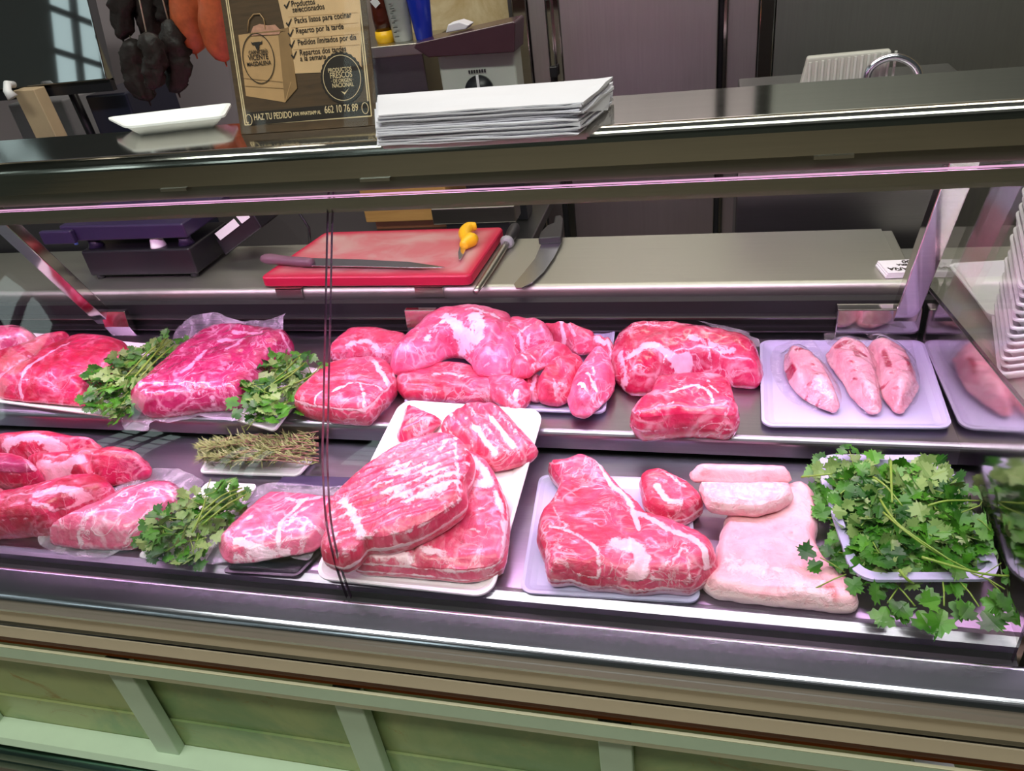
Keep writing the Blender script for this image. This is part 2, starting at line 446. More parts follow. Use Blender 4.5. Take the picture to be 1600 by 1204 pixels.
class MB:
    def __init__(self):
        self.v = []; self.f = []; self.m = []; self.smooth = []

    def add(self, vs, fs, mi=0, smooth=False):
        k = len(self.v)
        self.v += [tuple(map(float, p)) for p in vs]
        self.f += [tuple(i + k for i in f) for f in fs]
        self.m += [mi] * len(fs); self.smooth += [smooth] * len(fs)
        return self

    def box(self, x0, x1, y0, y1, z0, z1, mi=0):
        vs = [(x0, y0, z0), (x1, y0, z0), (x1, y1, z0), (x0, y1, z0), (x0, y0, z1), (x1, y0, z1), (x1, y1, z1), (x0, y1, z1)]
        return self.add(vs, [(0, 3, 2, 1), (4, 5, 6, 7), (0, 1, 5, 4), (1, 2, 6, 5), (2, 3, 7, 6), (3, 0, 4, 7)], mi)

    def prism(self, pts, dvec, mi=0, smooth=False):
        """closed polygon extruded by dvec"""
        n = len(pts); p = [np.array(q, float) for q in pts]; d = np.array(dvec, float)
        self.add(p + [q + d for q in p], [tuple(range(n))[::-1], tuple(range(n, 2 * n))], mi)
        k = len(self.v) - 2 * n
        for i in range(n):
            j = (i + 1) % n
            self.f.append((k + i, k + j, k + n + j, k + n + i)); self.m.append(mi); self.smooth.append(smooth)
        return self

    def sheet(self, pts, dvec, mi=0):
        """open polyline swept by dvec"""
        n = len(pts); p = [np.array(q, float) for q in pts]; d = np.array(dvec, float)
        return self.add(p + [q + d for q in p], [(i, i + 1, n + i + 1, n + i) for i in range(n - 1)], mi, True)

    def tube(self, path, r, n=10, mi=0, cap=True):
        path = [Vector(p) for p in path]
        rs = r if isinstance(r, (list, tuple)) else [r] * len(path)
        vs = []; fs = []; up = Vector((0, 0, 1))
        t0 = (path[1] - path[0]).normalized()
        a = t0.orthogonal().normalized()
        for i, p in enumerate(path):
            t = (path[min(i + 1, len(path) - 1)] - path[max(i - 1, 0)]).normalized()
            a = (a - t * a.dot(t)).normalized(); b_ = t.cross(a)
            for k in range(n):
                an = 2 * math.pi * k / n
                vs.append(p + (a * math.cos(an) + b_ * math.sin(an)) * rs[i])
        for i in range(len(path) - 1):
            for k in range(n):
                fs.append((i * n + k, i * n + (k + 1) % n, (i + 1) * n + (k + 1) % n, (i + 1) * n + k))
        if cap:
            fs.append(tuple(range(n))[::-1]); fs.append(tuple(range((len(path) - 1) * n, len(path) * n)))
        return self.add(vs, fs, mi, True)

    def lathe(self, prof, c, n=32, mi=0):
        """prof: (r, z) pairs about a vertical axis through c"""
        vs = []; fs = []
        for r, z in prof:
            for k in range(n):
                an = 2 * math.pi * k / n
                vs.append((c[0] + r * math.cos(an), c[1] + r * math.sin(an), c[2] + z))
        for i in range(len(prof) - 1):
            for k in range(n):
                fs.append((i * n + k, i * n + (k + 1) % n, (i + 1) * n + (k + 1) % n, (i + 1) * n + k))
        return self.add(vs, fs, mi, True)

    def mesh(self, name, mats=()):
        me = bpy.data.meshes.new(name)
        me.from_pydata(self.v, [], self.f)
        for m in mats: me.materials.append(m)
        me.polygons.foreach_set('material_index', self.m)
        me.polygons.foreach_set('use_smooth', self.smooth)
        me.update()
        return me

    def build(self, name, mat, parent=None, origin=None, bevel=0.0, fix=True):
        mats = mat if isinstance(mat, (list, tuple)) else [mat]
        me = self.mesh(name, mats)
        if fix:
            bm = bmesh.new(); bm.from_mesh(me)
            bmesh.ops.recalc_face_normals(bm, faces=bm.faces)
            bm.to_mesh(me); bm.free()
        o = link(name, me, None, parent, origin)
        if bevel:
            md = o.modifiers.new('bevel', 'BEVEL'); md.width = bevel; md.segments = 3; md.limit_method = 'ANGLE'
            md.angle_limit = math.radians(40)
        return o


def struct(o):
    o['kind'] = 'structure'
    return o


def smooth_closed(pts, per=5):
    """Catmull-Rom through closed 2D/3D points"""
    P = [np.array(p, float) for p in pts]; n = len(P); out = []
    for i in range(n):
        a, b_, c, d = P[i - 1], P[i], P[(i + 1) % n], P[(i + 2) % n]
        for k in range(per):
            t = k / per
            out.append(0.5 * ((2 * b_) + (-a + c) * t + (2 * a - 5 * b_ + 4 * c - d) * t * t + (-a + 3 * b_ - 3 * c + d) * t ** 3))
    return np.array(out)


def smooth_open(pts, per=5):
    P = [np.array(p, float) for p in pts]; n = len(P); out = []
    for i in range(n - 1):
        a = P[max(i - 1, 0)]; b_ = P[i]; c = P[i + 1]; d = P[min(i + 2, n - 1)]
        for k in range(per):
            t = k / per
            out.append(0.5 * ((2 * b_) + (-a + c) * t + (2 * a - 5 * b_ + 4 * c - d) * t * t + (-a + 3 * b_ - 3 * c + d) * t ** 3))
    out.append(P[-1])
    return np.array(out)


def seg_dist(P, line):
    """distance from points P (n,2) to a polyline (k,2)"""
    best = np.full(len(P), 1e9)
    for a, b_ in zip(line[:-1], line[1:]):
        ab = b_ - a; L = max(ab @ ab, 1e-12)
        t = np.clip(((P - a) @ ab) / L, 0, 1)
        d = np.linalg.norm(P - (a + t[:, None] * ab), axis=1)
        best = np.minimum(best, d)
    return best


def inside(P, poly):
    x, y = P[:, 0], P[:, 1]; c = np.zeros(len(P), bool); n = len(poly)
    for i in range(n):
        x1, y1 = poly[i]; x2, y2 = poly[(i + 1) % n]
        if y1 == y2: continue
        k = ((y1 > y) != (y2 > y)) & (x < (x2 - x1) * (y - y1) / (y2 - y1) + x1)
        c ^= k
    return c


def footprint(outline, surf, h, lean=(0.72, 0.08), per=5, mixl=0.0):
    """image outline -> plan outline, back edge read at the top of the piece and front edge at its foot"""
    px = smooth_closed(outline, per)
    if mixl:
        P = [np.array(p, float) for p in outline]; lin = np.array([P[i] * (1 - k / per) + P[(i + 1) % len(P)] * (k / per) for i in range(len(P)) for k in range(per)])
        px = px * (1 - mixl) + lin * mixl
    y0, y1 = px[:, 1].min(), px[:, 1].max()
    out = []
    for x, y in px:
        t = (y - y0) / (y1 - y0)
        out.append(surf.hit(x, y, h * (lean[0] * (1 - t) + lean[1] * t))[:2])
    return np.array(out)


def lump(name, outline, surf, h, mat, parent=None, e=0.45, w=0.035, fat=(), tint=(), crease=(), bands=None, lift=0.0,
         res=0.0042, bulge=0.004, wob=0.10, wobs=22, fat0=0.0, tilt=(0, 0), lean=(0.72, 0.08), bumps=(), origin=None, rib=None,
         edge_fat=0.0, edge_w=0.01, seed=0, mixl=0.45, ragged=0.0011):
    """one piece of meat as a closed mesh. outline: image points of its silhouette; surf: what it lies on; h: thickness;
    e: share of h that is upright side; w: width over which the top rounds off; fat/tint: [(line, width_m, strength)]"""
    base = surf.up(lift)
    poly = footprint(outline, base, h, lean, 5, mixl)
    # resample boundary evenly
    seg = np.linalg.norm(np.roll(poly, -1, 0) - poly, axis=1); L = seg.sum(); n = max(24, int(L / (res * 1.1)))
    cum = np.concatenate([[0], np.cumsum(seg)]); ext = np.vstack([poly, poly[:1]])
    s = np.linspace(0, L, n, endpoint=False)
    poly = np.stack([np.interp(s, cum, ext[:, 0]), np.interp(s, cum, ext[:, 1])], 1)
    area2 = np.sum(poly[:, 0] * np.roll(poly[:, 1], -1) - np.roll(poly[:, 0], -1) * poly[:, 1])
    if area2 < 0: poly = poly[::-1].copy()
    nr0 = np.roll(poly, -1, 0) - np.roll(poly, 1, 0); nr0 = np.stack([nr0[:, 1], -nr0[:, 0]], 1); nr0 /= np.maximum(np.linalg.norm(nr0, axis=1, keepdims=True), 1e-9)
    rg = np.array([noise.noise(Vector((x * 70, y * 70, seed * 1.3))) + 0.6 * noise.noise(Vector((x * 190, y * 190, seed + 9.0))) for x, y in poly])
    poly = poly + nr0 * (rg * ragged)[:, None]
    # interior points
    mn, mx = poly.min(0), poly.max(0)
    gx, gy = np.meshgrid(np.arange(mn[0], mx[0], res), np.arange(mn[1], mx[1], res * 0.9))
    gx = gx + (np.arange(gx.shape[0]) % 2)[:, None] * res * 0.5
    G = np.stack([gx.ravel(), gy.ravel()], 1)
    G = G[inside(G, poly)]
    loop = np.vstack([poly, poly[:1]])
    dG = seg_dist(G, loop)
    k = dG > res * 0.55; G = G[k]; dG = dG[k]
    pts = [Vector(p) for p in poly] + [Vector(p) for p in G]
    vo, _, fo, orig, _, _ = delaunay_2d_cdt(pts, [(i, (i + 1) % n) for i in range(n)], [list(range(n))], 1, 1e-7)
    V2 = np.array([[p.x, p.y] for p in vo]); nv = len(V2)
    bidx = {}
    for i, og in enumerate(orig):
        for q in og:
            if q < n: bidx[q] = i
    d = seg_dist(V2, loop)
    for q, i in bidx.items(): d[i] = 0
    u = np.clip(d / w, 0, 1)
    prof = e + (1 - e) * np.sqrt(np.clip(1 - (1 - u) ** 2, 0, 1))
    off = seed * 3.7
    nz = np.array([noise.noise(Vector((x * wobs + off, y * wobs, off))) for x, y in V2])
    nz2 = np.array([noise.noise(Vector((x * 75 + off, y * 75, off + 5))) for x, y in V2])
    H = h * prof * (1 + wob * nz * np.clip(d / (w * 0.5), 0, 1) + 0.045 * nz2 * np.clip(d / 0.006, 0, 1))
    H += 0.0009 * np.abs(np.array([noise.noise(Vector((x * 130 + off, y * 130, 7.0))) for x, y in V2])) * np.clip(d / 0.006, 0, 1)
    c2 = poly.mean(0)
    H *= 1 + tilt[0] * (V2[:, 0] - c2[0]) + tilt[1] * (V2[:, 1] - c2[1])
    top = base.up(h * 0.9)

    def plan(line):
        return np.array([top.hit(x, y)[:2] for x, y in (smooth_open(line, 5) if len(line) > 2 else line)])
    for line, wd, dp in crease:
        dd = seg_dist(V2, plan(line)); H -= dp * np.exp(-(dd / wd) ** 2) * np.clip(0.25 + d / 0.008, 0, 1)
    for line, wd, dp in bumps:
        dd = seg_dist(V2, plan(line)); H += dp * np.exp(-(dd / wd) ** 2) * np.clip(d / 0.008, 0, 1)
    if rib:
        a, b_, pitch_, dp = rib
        pa, pb = top.hit(*a)[:2], top.hit(*b_)[:2]; ax = (pb - pa) / np.linalg.norm(pb - pa)
        rs_ = np.sin(((V2 - pa) @ ax) / pitch_ * 2 * math.pi + 1.2 * nz); H += dp * rs_ * np.clip(d / 0.01, 0, 1)
    H = np.maximum(H, 0.0015)
    fa = np.full(nv, float(fat0)); ti = np.zeros(nv)
    for arr, src in ((fa, fat), (ti, tint)):
        for line, wd, st in src:
            dd = seg_dist(V2, plan(line))
            np.maximum(arr, st * np.clip(1.25 - dd / (wd * 0.72), 0, 1), out=arr)
    if rib: fa += (0.17 + 0.12 * nz) * np.clip(rs_, -0.8, 1)
    if edge_fat:
        np.maximum(fa, edge_fat * np.clip(1.2 - d / edge_w, 0, 1), out=fa)
    bz = np.array([base.z(x, y) for x, y in V2])
    verts = [(x, y, z) for (x, y), z in zip(V2, bz + H)]
    faces = [tuple(f) for f in fo]
    fatv = list(fa); tinv = list(ti)
    # sides
    K = 10 if bands else 6
    nrm = np.roll(poly, -1, 0) - np.roll(poly, 1, 0); nrm = np.stack([nrm[:, 1], -nrm[:, 0]], 1)
    nrm /= np.maximum(np.linalg.norm(nrm, axis=1, keepdims=True), 1e-9)
    ring = [bidx[q] for q in range(n)]; prev = ring
    for j in range(1, K + 1):
        t = 1 - j / K
        cur = []
        for q in range(n):
            i = ring[q]
            bl = bulge * math.sin(math.pi * (0.15 + 0.85 * t)) - (0.004 * (1 - t) ** 3) + 0.0012 * noise.noise(Vector((q * 0.35, t * 4, off)))
            x, y = poly[q] + nrm[q] * bl
            z = base.z(*poly[q]) + H[i] * t
            verts.append((x, y, z)); cur.append(len(verts) - 1)
            if bands is None:
                fatv.append(fa[i] * (0.6 + 0.4 * t)); tinv.append(ti[i])
            else:
                wv = t + 0.10 * noise.noise(Vector((q * 0.09, off, 2.0)))
                fatv.append(float(np.interp(wv, [b0[0] for b0 in bands], [b0[1] for b0 in bands]))); tinv.append(0.0)
        for q in range(n):
            r = (q + 1) % n
            faces.append((prev[q], cur[q], cur[r], prev[r]))
        prev = cur
    # bottom
    m0 = {}
    for q in range(n): m0[ring[q]] = prev[q]
    for i in range(nv):
        if i not in m0:
            verts.append((V2[i][0], V2[i][1], base.z(*V2[i]))); m0[i] = len(verts) - 1
            fatv.append(0.3); tinv.append(0)
    for f in fo: faces.append(tuple(m0[i] for i in f)[::-1])
    me = bpy.data.meshes.new(name)
    me.from_pydata(verts, [], faces)
    me.polygons.foreach_set('use_smooth', [True] * len(me.polygons))
    for nm, arr in (('fat', fatv), ('tint', tinv)):
        a = me.attributes.new(nm, 'FLOAT', 'POINT'); a.data.foreach_set('value', arr)
    bm = bmesh.new(); bm.from_mesh(me)
    bmesh.ops.recalc_face_normals(bm, faces=bm.faces)
    if e >= 0.68:            # a knife cut leaves a crisp edge between top and side
        ring_set = set(ring); bm.verts.ensure_lookup_table()
        for ed in bm.edges:
            if ed.verts[0].index in ring_set and ed.verts[1].index in ring_set and len(ed.link_faces) == 2 and min(len(f.verts) for f in ed.link_faces) == 3 and max(len(f.verts) for f in ed.link_faces) == 4:
                ed.smooth = False
    bm.to_mesh(me); bm.free()
    return link(name, me, mat, parent, origin)


def film_sheet(name, outline, surf, parent, mat, core=None, h=0.002, core_h=0.0, wave=0.0035, res=0.005, seed=0, lift=0.0015):
    """thin plastic sheet lying on surf, optionally rising over a core outline"""
    poly = []; ext_z = []
    for x, y in smooth_closed(outline, 4):
        q = surf.hit(x, y, h); r_ = 0.0
        if q[1] > 1.075 and surf.p[1] > 0.8:          # the flap stands up in front of the back wall
            q = PY(x, y, 1.075); r_ = q[2] - surf.z(q[0], q[1])
        poly.append(q[:2]); ext_z.append(max(0.0, r_))
    poly = np.array(poly); ext_z = np.array(ext_z)
    mn, mx = poly.min(0), poly.max(0); n = len(poly)
    gx, gy = np.meshgrid(np.arange(mn[0], mx[0], res), np.arange(mn[1], mx[1], res))
    G = np.stack([gx.ravel(), gy.ravel()], 1); G = G[inside(G, poly)]
    loop = np.vstack([poly, poly[:1]]); G = G[seg_dist(G, loop) > res * 0.5]
    vo, _, fo, _, _, _ = delaunay_2d_cdt([Vector(p) for p in poly] + [Vector(p) for p in G], [(i, (i + 1) % n) for i in range(n)], [list(range(n))], 1, 1e-7)
    V2 = np.array([[p.x, p.y] for p in vo]); off = seed * 2.3
    z = np.zeros(len(V2)) + lift
    d = seg_dist(V2, loop)
    if ext_z.max() > 0:
        D2 = np.linalg.norm(V2[:, None, :] - poly[None, :, :], axis=2)
        z += (ext_z[None, :] * np.exp(-(D2 / 0.028) ** 2)).max(axis=1)
    for i, (x, y) in enumerate(V2):
        z[i] += h * 0.5 + wave * (0.6 + noise.noise(Vector((x * 45 + off, y * 45, off))) + 0.5 * noise.noise(Vector((x * 110, y * 110 + off, 3)))) * (1.0 if core is None else min(1, 0.35 + (1 - min(d[i] / 0.02, 1))))
    if core is not None:
        cp = core; dc = seg_dist(V2, np.vstack([cp, cp[:1]])); ins = inside(V2, cp)
        sd = np.where(ins, dc, -dc)
        z += core_h * np.clip((sd + 0.010) / 0.022, 0, 1) ** 0.8
    zz = np.array([surf.z(x, y) for x, y in V2]) + z
    me = bpy.data.meshes.new(name)
    me.from_pydata([(x, y, q) for (x, y), q in zip(V2, zz)], [], [tuple(f) for f in fo])
    me.polygons.foreach_set('use_smooth', [True] * len(me.polygons))
    return link(name, me, mat, parent)


def bil(c, u, v):
    a, b_, cc, d = c  # front-left, front-right, back-right, back-left
    return (1 - u) * (1 - v) * a + u * (1 - v) * b_ + u * v * cc + (1 - u) * v * d


def rr_ring(c, inset, rad, z, surf, nseg=6):
    """rounded rectangle inside quad c (plan points), inset metres"""
    W = 0.5 * (np.linalg.norm(c[1] - c[0]) + np.linalg.norm(c[2] - c[3])); D = 0.5 * (np.linalg.norm(c[3] - c[0]) + np.linalg.norm(c[2] - c[1]))
    out = []; rad = max(rad - inset * 0.6, 0.003)
    for cx, cy, a0 in ((W - inset - rad, inset + rad, -90), (W - inset - rad, D - inset - rad, 0), (inset + rad, D - inset - rad, 90), (inset + rad, inset + rad, 180)):
        for k in range(nseg + 1):
            an = math.radians(a0 + 90 * k / nseg)
            p = bil(c, (cx + rad * math.cos(an)) / W, (cy + rad * math.sin(an)) / D)
            out.append((p[0], p[1], surf.z(p[0], p[1]) + z))
    return out


def tray(name, corners, surf, depth=0.012, flare=0.012, rad=0.018, mat=None, lip=0.004, th=0.0025, parent=None, label=None, cat='tray', group=None, rim_h=None, quilt=False):
    """corners: image points of the rim corners (front-left, front-right, back-right, back-left), read at rim height"""
    c = [surf.hit(x, y, depth)[:2] for x, y in corners]
    rings = [(lip + flare, 0.0), (lip + flare * 0.3, depth * 0.6), (lip * 0.9, depth - th * 0.6), (0.0, depth - th), (0.0, depth), (lip, depth),
             (lip + 0.002 + flare * 0.35, depth * 0.6), (lip + flare + 0.003, th), ]
    mb = MB(); vs = []; per = 28
    for ins, z in rings: vs += rr_ring(c, ins, rad, z, surf)
    fs = []
    for i in range(len(rings) - 1):
        for k in range(per): fs.append((i * per + k, i * per + (k + 1) % per, (i + 1) * per + (k + 1) % per, (i + 1) * per + k))
    fs.append(tuple(range(per))[::-1]); fs.append(tuple(range((len(rings) - 1) * per, len(rings) * per)))
    mb.add(vs, fs, 0, False)
    o = mb.build(name, mat or MT['foam'], parent)
    if label: tag(o, label, cat, group)
    return o


def leaflet(mb, p, dirv, nrm, size, rng, mi=0):
    """one lobed parsley leaflet"""
    t = dirv.normalized(); s = nrm.cross(t).normalized(); nrm = t.cross(s) * -1 if False else s.cross(t) * -1
    prof = [(0, 0), (0.16, 0.10), (0.20, 0.34), (0.42, 0.28), (0.40, 0.46), (0.56, 0.58), (0.40, 0.62), (0.36, 0.78), (0.20, 0.74), (0.16, 0.92), (0.05, 0.88), (0, 1.05)]
    pts = [(a, b_) for a, b_ in prof] + [(-a, b_) for a, b_ in prof[-2:0:-1]]
    cup = rng.uniform(-0.35, 0.5); bend = rng.uniform(-0.5, 0.3)
    vs = [p + t * (0.5 * size) + nrm * (bend * 0.25 * size)]
    for a, b_ in pts:
        a *= rng.uniform(0.85, 1.15)
        vs.append(p + s * (a * size) + t * (b_ * size) + nrm * ((cup * abs(a) + bend * b_ * b_) * size))
    n = len(pts)
    mb.add(vs, [(0, 1 + (i + 1) % n, 1 + i) for i in range(n)], mi, False)


def frond(lv, st, p, dirv, nrm, size, rng):
    t = dirv.normalized(); s = nrm.cross(t).normalized()
    k = size * 0.45
    st.tube([p - t * size * rng.uniform(0.4, 1.1) - nrm * size * 0.25, p, p + t * k], size * 0.022, 5)
    for a, sc, o in ((0, 1.0, k), (62, 0.85, k * 0.5), (-62, 0.85, k * 0.5)):
        an = math.radians(a + rng.uniform(-12, 12))
        d = t * math.cos(an) + s * math.sin(an) + nrm * rng.uniform(-0.25, 0.25)
        leaflet(lv, p + t * o + d * size * 0.12, d, nrm + t * rng.uniform(-0.3, 0.3), size * sc * 0.75, rng)


def herb(name, label, cat, outline, surf, h, n, size, stems, seed, group=None, lift=0.003, free=(), flip=0.25):
    rng = random.Random(seed)
    poly = footprint(outline, surf.up(lift), h, (0.8, 0.2), 4)
    c = poly.mean(0); z0 = surf.z(*c) + lift
    root = empty(name, (c[0], c[1], z0), label, cat, group)
    loop = np.vstack([poly, poly[:1]]); mn, mx = poly.min(0), poly.max(0)
    lv, st = MB(), MB(); cnt = 0; tries = 0
    while cnt < n and tries < n * 40:
        tries += 1
        q = np.array([[rng.uniform(mn[0], mx[0]), rng.uniform(mn[1], mx[1])]])
        if not inside(q, poly)[0]: continue
        d = seg_dist(q, loop)[0]
        hh = h * min(1, 0.25 + d / 0.035) * rng.uniform(0.25, 1.0)
        x, y = q[0]; p = Vector((x, y, surf.z(x, y) + lift + 0.003 + hh))
        out = Vector((x - c[0], y - c[1], 0))
        dv = Vector((rng.gauss(0, 1), rng.gauss(0, 1), rng.uniform(-0.1, 0.45))) + out * 3
        nr = Vector((rng.gauss(0, 0.45), rng.gauss(0, 0.45) - 0.2, 1)).normalized()
        if rng.random() < flip: nr = -nr
        frond(lv, st, p, dv, nr, size * rng.uniform(0.7, 1.25), rng); cnt += 1
    for (x, y, hz, dx, dy, sz) in free:
        b0 = surf.hit(x, y, hz); b1 = surf.hit(x + dx, y + dy, hz)
        dv = Vector(b1 - b0); frond(lv, st, Vector(b0), dv, Vector((0, -0.5, 1)).normalized(), sz, rng)
    for line, r in stems:
        P = [surf.hit(x, y, zz) for x, y, zz in line]
        P = smooth_open(P, 4)
        st.tube([tuple(q) for q in P], [r * (1 - 0.4 * i / len(P)) for i in range(len(P))], 7)
    # keep every leaf above its support
    for mb in (lv, st):
        mb.v = [(min(x, 0.302), y, max(z, surf.z(x, y) + lift)) for x, y, z in mb.v]
    lv.build('leaves', MT['leaf'], root, fix=False)
    st.build('stems', MT['stem'], root)
    return root


def text_obj(name, body, loc, size, mat, parent, u=(1, 0, 0), v=(0, 0, 1), align='LEFT', extr=0.0002, sx=1.0, bold=0.0):
    cu = bpy.data.curves.new(name, 'FONT'); cu.body = body; cu.size = size; cu.align_x = align; cu.extrude = extr; cu.offset = bold
    tmp = bpy.data.objects.new(name + '_tmp', cu); COL.objects.link(tmp)
    bpy.context.view_layer.update()
    dg = bpy.context.evaluated_depsgraph_get()
    me = bpy.data.meshes.new_from_object(tmp.evaluated_get(dg))
    bpy.data.objects.remove(tmp)
    u = Vector(u).normalized(); v = Vector(v).normalized(); n = u.cross(v)
    mat4 = Matrix(((u.x * sx, v.x, n.x, loc[0]), (u.y * sx, v.y, n.y, loc[1]), (u.z * sx, v.z, n.z, loc[2]), (0, 0, 0, 1)))
    me.transform(mat4); me.materials.clear()
    return link(name, me, mat, parent)

# =================================================================== THE SETTING
XL, XR = -1.80, 0.310


def slab(name, x0, x1, y0, y1, z0, z1, mat):
    return struct(MB().box(x0, x1, y0, y1, z0, z1).build(name, mat))


slab('floor', -5, 4, -7.2, 3.2, -0.05, 0.0, MT['floor'])
slab('wall_back', -5, 4, 2.56, 2.70, 0.0, 3.6, MT['stucco'])
wl = MB()
wl.box(-5.1, -5.0, -7.2, 3.2, 0.0, 2.2).box(-5.1, -5.0, -7.2, 3.2, 3.8, 7.0)
ly = [-6.4, -4.5, -2.6, -0.7, 1.2]
le = [-7.2] + [q for w_ in ly for q in (w_, w_ + 0.85)] + [3.2]
for i in range(0, len(le), 2): wl.box(-5.1, -5.0, le[i], le[i + 1], 2.2, 3.8)
struct(wl.build('wall_left', MT['hall']))
for i, w_ in enumerate(ly):
    wd = struct(empty('window_%d' % (i + 5), (-5.05, w_ + 0.42, 2.2)))
    MB().box(-5.09, -5.07, w_, w_ + 0.85, 2.2, 3.8).build('window_pane', MT['daylight'], wd)
    fr = MB()
    for k in range(1, 3): fr.box(-5.07, -5.02, w_ + k * 0.283 - 0.02, w_ + k * 0.283 + 0.02, 2.2, 3.8)
    for k in range(1, 5): fr.box(-5.065, -5.025, w_, w_ + 0.85, 2.2 + k * 0.32 - 0.02, 2.2 + k * 0.32 + 0.02)
    fr.build('window_bars', MT['rubber'], wd)
# hall wall behind the customer, with a row of high gridded windows
hw = MB()
hw.box(-5, 4, -7.3, -7.2, 0, 3.2).box(-5, 4, -7.3, -7.2, 5.6, 7.0)
wx = [-4.5]
edges = [-5] + [q for w_ in wx for q in (w_, w_ + 1.5)] + [4]
for i in range(0, len(edges), 2): hw.box(edges[i], edges[i + 1], -7.3, -7.2, 3.2, 5.6)
struct(hw.build('wall_front', MT['hall']))
for i, w_ in enumerate(wx):
    wd = empty('window_%d' % (i + 1), (w_ + 0.75, -7.25, 3.2)); struct(wd)
    MB().box(w_, w_ + 1.5, -7.29, -7.27, 3.2, 5.6).build('window_pane', MT['daylight'], wd)
    fr = MB()
    for k in range(1, 4): fr.box(w_ + k * 0.375 - 0.02, w_ + k * 0.375 + 0.02, -7.27, -7.22, 3.2, 5.6)
    for k in range(1, 5): fr.box(w_, w_ + 1.5, -7.265, -7.225, 3.2 + k * 0.48 - 0.02, 3.2 + k * 0.48 + 0.02)
    fr.build('window_bars', MT['rubber'], wd)

# =================================================================== DISPLAY COUNTER
deck = Surf(0, 0.585, 0.8615, 0, 0.045)
shelf = Surf(0, 0.845, 0.9125, 0, 0.045)
work = Surf(0, 1.135, 1.0)
topz = 1.345

ctr = empty('display_counter', (-0.7, 0.75, 0.0), 'refrigerated butcher display counter of stainless steel with curved glass front and pink lighting', 'display counter')


def xsheet(name, prof, mat, parent=ctr, x0=XL, x1=XR, thick=0.002):
    """profile in (y, z) swept along x, with a real thickness"""
    P = [np.array(p, float) for p in prof]
    n = len(P); off = []
    for i in range(n):
        t = P[min(i + 1, n - 1)] - P[max(i - 1, 0)]; t = t / np.linalg.norm(t)
        off.append(P[i] + np.array([t[1], -t[0]]) * thick)
    loop = P + off[::-1]
    mb = MB().prism([(x0, a, b_) for a, b_ in loop], (x1 - x0, 0, 0), 0, False)
    return mb.build(name, mat, parent)


def arc(cy, cz, r, a0, a1, n=10):
    return [(cy + r * math.cos(math.radians(a0 + (a1 - a0) * i / n)), cz + r * math.sin(math.radians(a0 + (a1 - a0) * i / n))) for i in range(n + 1)]


# lower deck with its turned-up front lip
xsheet('lower_deck', [(1.10, deck.z(0, 1.10)), (0.85, deck.z(0, 0.85)), (0.602, deck.z(0, 0.602)), (0.596, deck.z(0, 0.596) + 0.001), (0.588, 0.858), (0.585, 0.850)], MT['steel_deck'])
# upper shelf with rounded front edge
xsheet('upper_shelf', [(1.115, shelf.z(0, 1.115)), (0.858, shelf.z(0, 0.858))] + arc(0.855, 0.9045, 0.0085, 85, 180, 6) + [(0.8465, 0.887), (0.853, 0.884)], MT['steel_deck'])
# back wall of the well below the worktop, with louvre rails
MB().box(XL, XR, 1.112, 1.130, 0.86, 0.982).build('back_panel', MT['rubber'], ctr)
for z in (0.934, 0.957):
    MB().prism([(XL, 1.112, z), (XL, 1.100, z - 0.001), (XL, 1.100, z + 0.0015), (XL, 1.112, z + 0.003)], (1.99, 0, 0)).build('louvre_rail', MT['steel_dark'], ctr)
# stainless corner panel at the right end of the well
MB().box(0.19, XR - 0.004, 1.088, 1.111, 0.922, 0.979).build('corner_panel', MT['steel_mirror'], ctr, bevel=0.002)
# brackets
for x in (-1.100, -0.475, ):
    MB().prism([(x - 0.028, 1.088, 0.981), (x - 0.028, 1.083, 0.95), (x - 0.028, 1.092, 0.925), (x - 0.028, 1.098, 0.925), (x - 0.028, 1.098, 0.981)], (0.056, 0, 0)).build('shelf_bracket', MT['steel_mirror'], ctr, bevel=0.001)
# chrome bumper rail in front of the glass
LX = XR + 0.70      # the plinth and bumper run on past the end glass
xsheet('front_channel', [(0.585, 0.852), (0.580, 0.846), (0.566, 0.843), (0.560, 0.850)], MT['rubber'])
xsheet('bumper_rail', [(0.561, 0.850)] + arc(0.5545, 0.8605, 0.006, 0, 102, 8) + [(0.540, 0.8635)] + arc(0.5290, 0.8465, 0.014, 102, 200, 14) + [(0.5155, 0.832), (0.520, 0.822), (0.530, 0.817)], MT['chrome'], thick=-0.002, x1=LX)
xsheet('tan_fascia', [(0.532, 0.8165), (0.533, 0.785)], MT['steel_tan'], x1=LX)
xsheet('dark_groove', [(0.536, 0.785), (0.540, 0.779), (0.537, 0.771)], MT['steel_pol'], x1=LX)
xsheet('tan_fascia', [(0.533, 0.771), (0.533, 0.748)], MT['steel_tan'], x1=LX)
xsheet('amber_strip', [(0.540, 0.7475), (0.548, 0.742), (0.546, 0.714)], MT['amber'], x1=LX)
xsheet('bright_bead', [(0.541, 0.7128), (0.539, 0.7118), (0.540, 0.7105)], MT['cream'], x1=LX)
xsheet('cream_trim', [(0.540, 0.7095), (0.540, 0.686)], MT['pale_green'], x1=LX)
xsheet('cream_trim', [(0.541, 0.6855), (0.546, 0.668)], MT['cream'], x1=LX)
MB().box(XL, LX, 0.585, 0.600, 0.30, 0.668).build('marble_panel', MT['marble'], ctr)
MB().box(XL, LX, 0.5805, 0.5845, 0.30, 0.505).build('marble_skirting', MT['marble'], ctr)
for x in (-1.22, -0.846, -0.471, -0.102, 0.262, 0.636):
    MB().box(x - 0.0215, x + 0.0215, 0.562, 0.580, 0.435, 0.668).build('front_post', MT['pale_green'], ctr, bevel=0.002)
xsheet('kick_ledge', [(0.580, 0.436), (0.545, 0.434), (0.540, 0.424)], MT['pale_green'], x1=LX)
